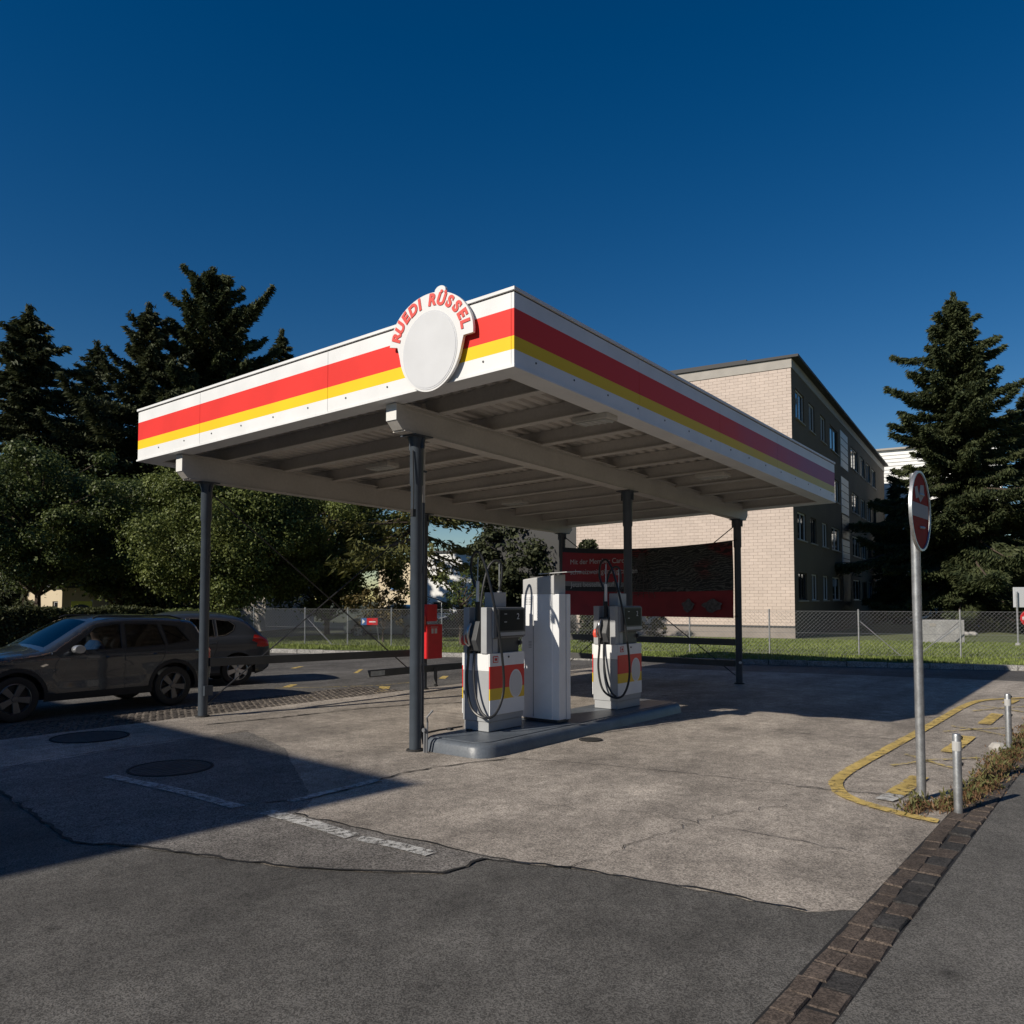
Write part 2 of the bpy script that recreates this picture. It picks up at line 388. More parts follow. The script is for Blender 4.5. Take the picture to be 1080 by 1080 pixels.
# cobbled gutter strip beyond the left column: small setts joined
def cobbles(name, x0, x1, y0, y1, step, z, m, parent=None):
    b = MB(); r = random.Random(4); j = 0; y = y0
    while y < y1:
        x = x0 + (j % 2) * step / 2
        while x < x1:
            h = z + r.uniform(-.004, .004); s1 = step * .46 * r.uniform(.88, 1); s2 = step * .42 * r.uniform(.88, 1)
            q = [(x - s1, y - s2), (x + s1, y - s2), (x + s1, y + s2), (x - s1, y + s2)]
            vs = [(a + r.uniform(-.006, .006), c + r.uniform(-.006, .006), 0.001) for a, c in q] + [(x + (a - x) * .8, y + (c - y) * .8, h) for a, c in q]
            b.add(vs, [(4, 5, 6, 7), (0, 1, 5, 4), (1, 2, 6, 5), (2, 3, 7, 6), (3, 0, 4, 7)]); x += step
        y += step * .92; j += 1
    return b.build(name, m, parent)
o = cobbles('cobble_strip', 3.2, 11.4, 11.66, 12.85, .115, .011, 'cobble'); o['kind'] = 'stuff'; tag(o, 'strip of small brown cobbles beside the grey car', 'cobbles')
# cracks and joints in the surface
def crack(px, w, seed, z=.0135, m='tar', amp=.025): return ribbon('crack', [onz(*p)[:2] for p in px], w * .75, z, m, fc, seed, .09, amp)
crack([(535, 801), (490, 806), (430, 815), (370, 832), (330, 843), (280, 848)], .03, 1)
crack([(310, 859), (380, 875), (480, 897), (545, 910), (600, 917)], .022, 2)
crack(edge_px[:8], .03, 3); crack(edge_px[7:], .02, 4)
crack([(262, 771), (190, 781), (125, 790), (0, 811)], .022, 5)
crack([(840, 831), (895, 836), (949, 840), (990, 842)], .016, 6)
crack([(760, 768), (855, 775), (915, 779), (976, 782), (1040, 786)], .014, 7)
crack([(905, 755), (961, 757), (1058, 757)], .02, 8)
crack([(529, 800), (618, 806), (740, 818), (895, 836)], .013, 9)
crack([(720, 720), (800, 727), (900, 733), (1000, 735)], .02, 10)
crack([(218, 765), (300, 757), (380, 748), (432, 744), (500, 741)], .05, 11, amp=.015)
crack([(600, 917), (700, 880), (760, 860), (830, 850)], .008, 12, amp=.05)
crack([(560, 850), (680, 858), (790, 880), (900, 900)], .007, 13, amp=.05)
# white and yellow paint
def dash(px, w, m, z=.0175, parent=fc, name='painted_line', seed=1, amp=.004): return ribbon(name, [onz(*p)[:2] for p in px], w, z, m, parent, seed, .15, amp, .06)
dash([(115, 820), (190, 836), (252, 853)], .13, 'white_worn', seed=2)
dash([(280, 858), (330, 871), (372, 884)], .15, 'white_worn', seed=3)
dash([(378, 886), (420, 894), (455, 903)], .12, 'white_worn', seed=5)
dash([(306, 847), (350, 836), (400, 824)], .11, 'white_worn', seed=4)
# the yellow outlined no-parking bay with dashes and crosses
bay = [onz(*p)[:2] for p in ((990, 868), (958, 862), (925, 853), (900, 845), (886, 838), (880, 828), (886, 820), (905, 808), (940, 789), (985, 764), (1013, 747), (1030, 740), (1050, 738), (1100, 736))]
def chaikin(P, n=2):
    for _ in range(n):
        Q = [P[0]]
        for i in range(len(P) - 1): Q += [P[i] * .75 + P[i + 1] * .25, P[i] * .25 + P[i + 1] * .75]
        P = Q + [P[-1]]
    return P
ribbon('painted_line', chaikin([np.array(p) for p in bay]), .13, .0175, 'yellow_paint', fc, 1, .15, .004, .05)
for px, w, m in (([(932, 846), (946, 840)], .16, 'white_worn'), ([(944, 840), (970, 821)], .17, 'yellow_paint'), ([(1000, 795), (1022, 778)], .17, 'yellow_paint'), ([(1038, 765), (1052, 754)], .17, 'yellow_paint'), ([(1062, 743), (1070, 739)], .17, 'yellow_paint'),
                 ([(940, 809), (985, 803), (1034, 801)], .06, 'yellow_worn'), ([(955, 797), (985, 806), (1012, 814)], .06, 'yellow_worn'),
                 ([(996, 773), (1030, 770), (1068, 769)], .06, 'yellow_worn'), ([(1003, 767), (1035, 772), (1064, 778)], .06, 'yellow_worn'),
                 ([(1026, 751), (1055, 748), (1085, 746)], .06, 'yellow_worn'), ([(1033, 745), (1060, 749), (1085, 753)], .06, 'yellow_worn')):
    dash(px, w, m, .0215)
# yellow bay ticks on the parking lot
for px, w in (([(400, 734), (406, 724)], .22), ([(302, 725), (310, 722)], .16), ([(309, 705), (318, 703)], .14), ([(375, 710), (381, 706)], .1), ([(466, 716), (470, 713)], .15)):
    dash(px, w, 'yellow_paint', .0045, park, seed=6)
dash([(290, 726), (340, 725), (400, 723), (440, 719)], .05, 'yellow_worn', .0045, park, seed=8)
dash([(320, 736), (380, 735), (400, 734)], .05, 'yellow_worn', .0045, park, seed=9)
# oval covers in the ground
def cover(px, r, label):
    p = onz(*px); t = empty('manhole_cover', (p[0], p[1], .009), 0, label, 'manhole cover', 'manhole covers')
    b = MB(); b.lathe([(r, 0), (r, .008), (r * .93, .009), (r * .93, 0)], (0, 0, 0), seg=40); b.build('frame_ring', 'tar', t, True)
    b = MB(); b.lathe([(0, .005), (r * .915, .005), (r * .915, 0)], (0, 0, 0), seg=40)
    for i in range(-4, 5):
        h = math.sqrt(max(0, (r * .85) ** 2 - (i * r * .19) ** 2)); b.box((-h, i * r * .19 - r * .05, .004), (h, i * r * .19 + r * .05, .009))
    b.build('lid', 'iron', t, True)
cover((180, 811), .43, 'round dark manhole cover by the faded white line in the foreground shadow')
cover((95, 778), .47, 'round dark manhole cover nearest the grey car, deep in shadow')
cover((623, 781), .15, 'small round cover set in the asphalt just in front of the pump island')

# lawn with its kerb
lw = MB(); NA, NB = 40, 22; vs = []
for i in range(NA + 1):
    for j in range(NB + 1):
        off = .14 + 90 * (j / NB) ** 2.2; t = -4 + (KEND + 4 + 16) * i / NA
        z = .125 + (.03 * math.sin(i * .9) + .05) * min(1, off / 2.5) if off < 5 else max(-.0, .17 - (off - 5) * .014)
        p = kp(t, off); vs.append((p[0], p[1], z))
lw.add(vs, [(i * (NB + 1) + j, i * (NB + 1) + j + 1, (i + 1) * (NB + 1) + j + 1, (i + 1) * (NB + 1) + j) for i in range(NA) for j in range(NB)])
lawn = lw.build('lawn', 'lawn_soil'); lawn['kind'] = 'structure'
if lawn.data.polygons[0].normal.z < 0: lawn.data.flip_normals()
def lawn_z(off): return np.where(off < 5, .125 + .05 * np.minimum(1, off / 2.5), np.maximum(0, .17 - (off - 5) * .014))
n = 75000
tt = rng.uniform(-4, 31, n); oo = .2 + 13.5 * rng.random(n) ** 1.25
P = K0 + KD * tt[:, None] + KN * oo[:, None]; c = np.column_stack([P, lawn_z(oo) + .02])
up = np.column_stack([rng.normal(0, .35, n), rng.normal(0, .35, n), np.ones(n)]); hh = rng.uniform(.03, .075, n) * (1 + .5 * np.sin(tt * 1.7) * np.sin(oo * 2.1))
az = rng.uniform(0, 6.28, n); sd_ = np.column_stack([np.cos(az), np.sin(az), np.zeros(n)])
V, Q = cards(c, unit(up) * hh[:, None], sd_ * rng.uniform(.008, .02, n)[:, None])
g = npmesh('grass', V, Q, 'grass_blades'); tag(g, 'short green grass of the lawn behind the station', 'grass', kind='stuff')
lk = empty('lawn_kerb', (K0[0], K0[1], 0)); lk['kind'] = 'structure'
ang = math.atan2(KD[1], KD[0])
ksm = []
for i in range(3):
    b = MB(); b.box((-.49, -.07, -.05), (.49, .07, .125)); me = bpy.data.meshes.new('kerb_stone'); me.from_pydata(b.v, [], b.f); me.materials.append(M['kerbstone']); me.update(); ksm.append(me)
for i in range(-4, 31):
    p = kp(i + .5, .07); o = bpy.data.objects.new('kerb_stone', ksm[i % 3]); COL.objects.link(o); o.parent = lk
    o.location = (p[0] - K0[0], p[1] - K0[1], random.uniform(-.008, .008)); o.rotation_euler = (0, random.uniform(-.006, .006), ang + random.uniform(-.006, .006))

# ================================================================== THE CANOPY
X0, X1, Y0, Y1 = 6.46, 17.05, 5.03, 12.48
def zr(x, y): return 4.155 - .036 * (x - X0) - .0235 * (y - Y0)       # underside of the fascia: the roof drains to the back
can = empty('fuel_station_canopy', (12, 9, 0), 0, 'flat fuel station canopy with red and yellow striped white fascia on dark grey columns', 'canopy')
def sheared(b):                       # local z given above the roof plane
    b.v = [(x, y, z + zr(x, y)) for x, y, z in b.v]; return b
FH = .82
bands = [(.0, .035, 0), (.035, .215, 0), (.215, .40, 1), (.40, .69, 2), (.69, .82, 0)]
def stripe(frac): return frac * FH
def fascia_panel(axis, fixed, a, b_, outn, mats):
    """axis 'x' runs along X at y=fixed; 'y' runs along Y at x=fixed"""
    m = MB(); g = .003; th = .035 * outn
    zs = [0.02, .06, .175, .315, .60, .765]; mi = [0, 0, 1, 2, 0]
    for k in range(5):
        lo, hi = zs[k], zs[k + 1]
        if axis == 'x': m.box((a + g, min(fixed, fixed + th), lo), (b_ - g, max(fixed, fixed + th), hi), mi[k])
        else: m.box((min(fixed, fixed + th), a + g, lo), (max(fixed, fixed + th), b_ - g, hi), mi[k])
    return sheared(m).build('fascia_panel', mats, can)
M_ = ['white_panel', 'yellow_panel', 'red_panel']; MF = ['white_panel', 'pale_yellow_panel', 'mauve_panel']
for k, (a, c) in enumerate(((5.03, 7.9), (7.9, 10.75), (10.75, 12.48))): fascia_panel('y', X0, a, c, -1, M_)
def blend_by_x(name, ca, cb, x0, x1):  # colour shifts from one panel tone to another along X, broken by noise
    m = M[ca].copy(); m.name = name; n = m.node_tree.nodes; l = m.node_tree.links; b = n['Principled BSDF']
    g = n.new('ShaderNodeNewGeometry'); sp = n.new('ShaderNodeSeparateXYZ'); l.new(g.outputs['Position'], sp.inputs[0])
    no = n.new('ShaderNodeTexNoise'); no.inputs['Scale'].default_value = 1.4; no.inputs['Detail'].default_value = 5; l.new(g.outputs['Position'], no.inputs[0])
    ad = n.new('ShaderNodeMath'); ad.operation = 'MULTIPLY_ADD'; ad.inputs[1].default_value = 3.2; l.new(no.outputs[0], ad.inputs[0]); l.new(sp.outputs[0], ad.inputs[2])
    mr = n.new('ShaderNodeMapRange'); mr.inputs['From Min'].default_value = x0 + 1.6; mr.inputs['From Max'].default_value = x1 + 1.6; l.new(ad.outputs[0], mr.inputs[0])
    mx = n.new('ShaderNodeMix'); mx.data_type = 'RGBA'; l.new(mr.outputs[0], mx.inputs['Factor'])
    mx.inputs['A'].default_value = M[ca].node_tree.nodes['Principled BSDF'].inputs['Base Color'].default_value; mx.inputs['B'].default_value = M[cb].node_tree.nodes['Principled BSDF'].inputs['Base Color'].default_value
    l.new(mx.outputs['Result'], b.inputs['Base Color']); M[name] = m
blend_by_x('red_to_mauve', 'red_panel', 'mauve_panel', 11.5, 15.5); blend_by_x('yellow_to_pale', 'yellow_panel', 'pale_yellow_panel', 12., 15.8)
for k, (a, c) in enumerate(((6.425, 9.0), (9.0, 11.45), (11.45, 13.85), (13.85, 17.085))): fascia_panel('x', Y0, a, c, -1, ['white_panel', 'yellow_to_pale', 'red_to_mauve'])
for k, (a, c) in enumerate(((5.03, 8.6), (8.6, 12.48))): fascia_panel('y', X1, a, c, 1, M_)
for k, (a, c) in enumerate(((6.425, 11.8), (11.8, 17.085))): fascia_panel('x', Y1, a, c, 1, M_)
def ring_trim(name, z0, z1, out, inn, m):
    b = MB(); xa, xb, ya, yb = X0 - .035, X1 + .035, Y0 - .035, Y1 + .035
    b.box((xa - out, ya - out, z0), (xb + out, ya + inn, z1)); b.box((xa - out, yb - inn, z0), (xb + out, yb + out, z1))
    b.box((xa - out, ya + inn, z0), (xa + inn, yb - inn, z1)); b.box((xb - inn, ya + inn, z0), (xb + out, yb - inn, z1))
    return sheared(b).build(name, m, can)
ring_trim('top_cap', .782, .815, .018, .20, 'white_panel'); ring_trim('cap_joint', .765, .782, -.008, .1, 'dark_metal')
ring_trim('bottom_trim', -.012, .014, .012, .26, 'white_panel'); ring_trim('trim_joint', .014, .02, -.01, .05, 'dark_metal')
# small dark screws along the lower white band
b = MB()
for y in np.arange(5.4, 12.5, .72): b.lathe([(.0, -.006), (.012, -.004), (.012, 0)], (X0 - .036, y, .125), 'x', 8)
for x in np.arange(6.8, 17, .72): b.lathe([(.0, -.006), (.012, -.004), (.012, 0)], (x, Y0 - .036, .125), 'y', 8)
o = sheared(b).build('screws', 'dark_metal', can); o['kind'] = 'stuff'
# corrugated roof deck, ribs along X
b = MB(); vs = []; y = Y0 + .02; prof = []
while y < Y1 - .02:
    for dy, dz in ((0, 0), (.075, 0), (.095, .045), (.145, .045), (.165, 0)): prof.append((min(y + dy, Y1 - .02), dz))
    y += .18
for (yy, dz) in prof: vs += [(X0 + .02, yy, .20 + dz), (X1 - .02, yy, .20 + dz)]
b.add(vs, [(2 * i, 2 * i + 1, 2 * i + 3, 2 * i + 2) for i in range(len(prof) - 1)])
sheared(b).build('roof_deck', 'deck', can, recalc=False)
b = MB(); b.box((X0 + .01, Y0 + .01, .26), (X1 - .01, Y1 - .01, .30)); sheared(b).build('roof_sheet', 'roof_edge', can)
# purlins: C sections with a light bottom flange
for i in range(10):
    x = 7.32 + 1.06 * i
    b = MB(); b.box((x - .025, Y0 + .01, .014), (x + .025, Y1 - .01, .195)); b.box((x - .06, Y0 + .01, .0), (x + .06, Y1 - .01, .014))
    sheared(b).build('purlin', 'beige_steel', can)
# main beams
def beam(y, zA, zB, xa, xb):
    def zz(x): return zA + (zB - zA) * (x - 7.0) / 9.75
    H_ = zr(7, y) - zA - .015
    b = MB()
    prof = [(xa, H_), (xb, H_), (xb, .1), (xb - .1, 0), (xa + .1, 0), (xa, .1)]
    n = 6; w = .085
    vs = [(x, y - w, zz(x) + h) for x, h in prof] + [(x, y + w, zz(x) + h) for x, h in prof]
    b.add(vs, [tuple(range(n)), tuple(range(n, 2 * n))[::-1]] + [(i, (i + 1) % n, n + (i + 1) % n, n + i) for i in range(n)])
    o = b.build('beam', 'beige_steel', can, bevel=.006)
    b = MB(); pts = [(xa + .01, H_ + .0), (xb - .01, H_)]
    for (sx, h0, h1, ww) in ((0, H_ - .045, H_ - .03, .092), (0, H_ + .0, H_ + .014, .12), (0, -.012, .0, .10)):
        x_a, x_b = xa + .12, xb - .12
        vs = [(x_a, y - ww, zz(x_a) + h0), (x_b, y - ww, zz(x_b) + h0), (x_b, y + ww, zz(x_b) + h0), (x_a, y + ww, zz(x_a) + h0), (x_a, y - ww, zz(x_a) + h1), (x_b, y - ww, zz(x_b) + h1), (x_b, y + ww, zz(x_b) + h1), (x_a, y + ww, zz(x_a) + h1)]
        b.add(vs, [(0, 3, 2, 1), (4, 5, 6, 7), (0, 1, 5, 4), (1, 2, 6, 5), (2, 3, 7, 6), (3, 0, 4, 7)])
    b.build('flange', 'beige_steel', o)
    b = MB(); b.add([(xa - .006, y - w, zz(xa) + .1), (xa - .006, y + w, zz(xa) + .1), (xa - .006, y + w, zz(xa) + H_), (xa - .006, y - w, zz(xa) + H_), (xa, y - w, zz(xa) + .1), (xa, y + w, zz(xa) + .1), (xa, y + w, zz(xa) + H_), (xa, y - w, zz(xa) + H_)],
                      [(0, 1, 2, 3), (4, 7, 6, 5), (0, 4, 5, 1), (1, 5, 6, 2), (2, 6, 7, 3), (3, 7, 4, 0)])
    b.build('end_plate', 'white_steel', o)
    return zz
YA_, YB_ = 6.93, 11.48
z1 = beam(YA_, 3.78, 3.52, 6.58, 17.1); z2 = beam(YB_, 3.62, 3.45, 6.54, 17.05)
# columns
def column(x, y, top, r=.071):
    b = MB(); b.lathe([(0, .0), (r, .0), (r, top - .62), (r + .012, top - .60), (r + .012, top - .12), (r + .045, top - .03), (r + .045, top - .012), (0, top - .012)], (x, y, 0), seg=20)
    o = b.build('column', 'column_paint', can, smooth=True)
    b = MB(); b.box((x - .15, y - .13, top - .028), (x + .15, y + .13, top - .013)); b.box((x - .012, y - .12, top - .17), (x + .012, y - .09, top - .03)); b.box((x - .012, y + .09, top - .17), (x + .012, y + .12, top - .03)); b.build('head_plate', 'column_paint', o)
    b = MB(); b.lathe([(0, .03), (r + .03, .025), (r + .04, .004), (0, .004)], (x, y, 0), seg=16); b.build('base_collar', 'tar', o)
    return o
for (x, y, zz) in ((7.0, YA_, z1), (12.05, YA_, z1), (16.72, YA_, z1), (7.0, YB_, z2), (11.82, YB_, z2), (16.72, YB_, z2)): column(x, y, zz(x))
# downpipe beside the front column: beige above, painted dark below
b = MB(); b.tube([(7.16, 6.99, 4.2), (7.16, 6.99, 2.98)], .036, 10); dp = b.build('downpipe', 'beige_steel', can, smooth=True)
b = MB(); b.tube([(7.16, 6.99, 2.98), (7.16, 6.99, .3), (7.17, 6.93, .06)], .034, 10); b.build('downpipe_foot', 'column_paint', dp, smooth=True)
for z in (3.35, 2.2, 1.0): MB().box((7.02, 6.95, z), (7.2, 7.03, z + .025)).build('pipe_clip', 'column_paint', dp)
b = MB(); b.tube([(6.905, 6.90, 3.58), (6.9, 6.88, 3.2), (6.89, 6.87, 2.9), (6.86, 6.86, 2.84)], .008, 6); b.box((6.85, 6.84, 2.78), (6.9, 6.88, 2.87)); b.build('cable', 'black', can)
# tie rods
for (p, q) in (((7.0, YB_, .15), (11.82, YB_, 3.45)), ((7.0, YB_, 3.5), (11.82, YB_, .15)), ((16.72, YA_, .12), (16.72, YB_, 3.4)), ((16.72, YA_, 3.42), (16.72, YB_, .12))):
    v = Vector(q) - Vector(p); v.normalize(); off = Vector((.0, .0, 0))
    b = MB(); b.tube([Vector(p) + v * .1, Vector(q) - v * .1], .011, 6); b.build('tie_rod', 'dark_metal', can)
b = MB(); b.box((6.96, YB_ - .11, .33), (7.1, YB_ - .07, .48)); b.build('rod_bracket', 'column_paint', can)
# rails between the columns
def rail(p, q, w, h, name='rail'):
    p, q = Vector(p), Vector(q); d = (q - p).normalized(); s = Vector((-d.y, d.x, 0)) * w / 2; u = Vector((0, 0, h / 2)); b = MB()
    b.add([p - s - u, q - s - u, q + s - u, p + s - u, p - s + u, q - s + u, q + s + u, p + s + u], [(0, 3, 2, 1), (4, 5, 6, 7), (0, 1, 5, 4), (1, 2, 6, 5), (2, 3, 7, 6), (3, 0, 4, 7)])
    return b.build(name, 'rail_paint', can, bevel=.005)
rail((7.08, YB_ - .02, .83), (11.74, YB_ - .02, .74), .06, .13)
rail((10.25, YB_ - .13, .43), (16.64, YB_ - .13, .40), .06, .13)
b = MB(); b.box((10.27, YB_ - .165, .385), (10.62, YB_ - .162, .475)); b.build('rail_plate', 'galvanised', can)
rail((16.72, YA_ + .085, .88), (16.72, YB_ - .085, .88), .06, .14); rail((16.72, YA_ + .085, .43), (16.72, YB_ - .085, .43), .06, .13)
b = MB(); b.lathe([(0, 0), (.03, 0), (.03, .02)], (16.63, 6.87, .46), 'x', 10); b.build('reflector', 'sign_white', can)
b = MB(); b.tube([(11.98, 11.3, .43), (11.98, 11.3, .1), (12.0, 11.28, .06)], .035, 8); b.build('rail_stub', 'rail_paint', can)
# flat lamps under the purlins
for (px, py) in ((627, 451), (403, 491), (543, 521), (752, 498)):
    p = onz(px, py, 3.93); z = zr(p[0], p[1]) - .001
    b = MB(); b.box((p[0] - .13, p[1] - .26, z - .07), (p[0] + .13, p[1] + .26, z)); o = b.build('lamp', 'beige_steel', can, bevel=.012)
    b = MB(); b.box((p[0] - .10, p[1] - .22, z - .082), (p[0] + .10, p[1] + .22, z - .071))
    for k in range(5): b.box((p[0] - .11, p[1] - .2 + k * .095, z - .092), (p[0] + .11, p[1] - .19 + k * .095, z - .083))
    b.build('lens', 'lens', o)

# ------------------------------------------------------------------ round shop sign on the fascia
sg = empty('station_sign', (X0 - .09, 6.1, 4.0), 0, 'white oval sign with red RUEDI RÜSSEL lettering at the canopy corner', 'sign')
SX = X0 - .075; sc_y, sc_z = 6.10, 4.60
def sgp(u, v, d=0.): return (SX - d, sc_y - u, sc_z + v)      # u to the viewer's right, v up, d out of the wall
def arc(rx, rz, a0, a1, n=30, cu=0, cv=0): return [(cu + rx * math.cos(R(a0 + (a1 - a0) * i / n)), cv + rz * math.sin(R(a0 + (a1 - a0) * i / n))) for i in range(n + 1)]
TILT = -3
body = arc(.625, .52, -4, 176, 40, 0, .02)
low = arc(.47, .545, 184 + 8, 360 - 8 - 12, 30, 0, .0)
outl = body + [(-.50, .03)] + low + [(.49, -.02)]
def plate(name, poly, d0, d1, m, parent):
    b = MB(); n = len(poly); vs = [sgp(u, v, d0) for u, v in poly] + [sgp(u, v, d1) for u, v in poly]
    b.add(vs, [tuple(range(n)), tuple(range(n, 2 * n))[::-1]] + [(i, (i + 1) % n, n + (i + 1) % n, n + i) for i in range(n)])
    return b.build(name, m, parent)
mat('oval_grey', (.62, .63, .645), .5, var=.04, vscale=3)
plate('board', outl, 0, .035, 'sign_white', sg)
plate('bump', arc(.08, .055, -20, 200, 12, .15, .535) , .0, .034, 'sign_white', sg)
plate('oval_field', arc(.405, .435, 0, 351, 40, 0, -.09), .0355, .039, 'sign_grey', sg)
plate('oval_face', arc(.385, .415, 0, 351, 40, 0, -.09), .0395, .042, 'oval_grey', sg)
def text_mesh(name, ch, size, m, extrude=.004, offset=.0, shear=.0):
    cu = bpy.data.curves.new(name, 'FONT'); cu.body = ch; cu.size = size; cu.extrude = extrude; cu.offset = offset; cu.align_x = 'CENTER'; cu.align_y = 'CENTER'; cu.shear = shear
    o = bpy.data.objects.new(name, cu); COL.objects.link(o); dg = bpy.context.evaluated_depsgraph_get(); me = bpy.data.meshes.new_from_object(o.evaluated_get(dg))
    bpy.data.objects.remove(o); bpy.data.curves.remove(cu); me.name = name; me.materials.clear(); me.materials.append(M[m]); return me
word = 'RUEDI RÜSSEL'; wid = {'I': .55, ' ': .6, 'U': 1.02, 'D': 1.05}
tot = sum(wid.get(c, 1.) for c in word); a = 174.; pos = 0
for ch in word:
    w_ = wid.get(ch, 1.); th = 172 - 168 * (pos + w_ / 2) / tot; pos += w_
    if ch == ' ': continue
    u = .522 * math.cos(R(th)); v = .435 * math.sin(R(th)) + .02
    me = text_mesh('letter', 'U' if ch == 'Ü' else ch, .175, 'letter_red', .003, .009, .1)
    o = bpy.data.objects.new('letter', me); COL.objects.link(o); o.parent = sg
    # local frame: text x -> viewer's right, text y -> up, text z -> out of the wall (-X)
    rot = Matrix(((0, 0, -1), (-1, 0, 0), (0, 1, 0))) @ Matrix.Rotation(R(th - 90) , 3, 'Z')
    o.matrix_local = Matrix.Translation(Vector(sgp(u, v, .04)) - sg.location) @ rot.to_4x4()
    if ch == 'Ü':
        for du in (-.028, .034):
            q = MB(); q.prism([(du + .019 * math.cos(2 * math.pi * k / 10) + .012, .088 + .019 * math.sin(2 * math.pi * k / 10)) for k in range(10)], -.003, .003); q.build('umlaut_dot', 'letter_red', o, True)

# ================================================================== THE PUMP ISLAND
IX0, IX1, IY0, IY1, IH = 7.05, 12.1, 5.9, 6.98, .17
isl = empty('pump_island', (9.5, 6.4, .005), 0, 'long dark grey painted kerb island carrying both fuel pumps', 'island')
def rrect(x0, x1, y0, y1, r, n=6):
    out = []
    for cx, cy, a in ((x1 - r, y1 - r, 0), (x0 + r, y1 - r, 90), (x0 + r, y0 + r, 180), (x1 - r, y0 + r, 270)):
        out += [(cx + r * math.cos(R(a + 90 * k / n)), cy + r * math.sin(R(a + 90 * k / n))) for k in range(n + 1)]
    return out
b = MB(); n = 28; rings = [(0, .0, .24), (0.02, .10, .24), (.035, .125, .23), (.06, .148, .22), (.075, .15, .21)]
vs = []
for ins, z, r in rings: vs += [(x, y, z) for x, y in rrect(IX0 + ins, IX1 - ins, IY0 + ins, IY1 - ins, r)]
b.add(vs, [(j * n + k, j * n + (k + 1) % n, (j + 1) * n + (k + 1) % n, (j + 1) * n + k) for j in range(len(rings) - 1) for k in range(n)] + [tuple(range((len(rings) - 1) * n, len(rings) * n))])
b.v = [(x, y, z + .005) for x, y, z in b.v]
b.build('kerb_body', 'island_paint', isl, smooth=True)
b = MB(); b.prism(rrect(IX0 + .12, IX1 - .12, IY0 + .12, IY1 - .12, .17), .154, .163); b.build('top_slab', 'island_paint', isl)
b = MB(); b.tube([(7.12, 6.98, .175), (7.5, 7.0, .178), (7.9, 6.98, .175)], .012, 6); b.box((7.62, 6.93, .163), (7.68, 7.0, .19)); b.box((7.72, 6.70, .163), (7.77, 6.76, .185)); b.build('fitting', 'dark_metal', isl)
b = MB(); b.tube([(6.98, 6.72, .0), (6.99, 6.72, .36), (6.96, 6.70, .42), (7.02, 6.66, .50)], .012, 6); b.tube([(6.985, 6.76, .0), (6.985, 6.76, .25)], .016, 6); b.lathe([(0, -.02), (.025, -.02), (.025, .02), (0, .02)], (6.96, 6.74, .27), 'x', 8); b.build('hook_bar', 'pump_mid', isl)

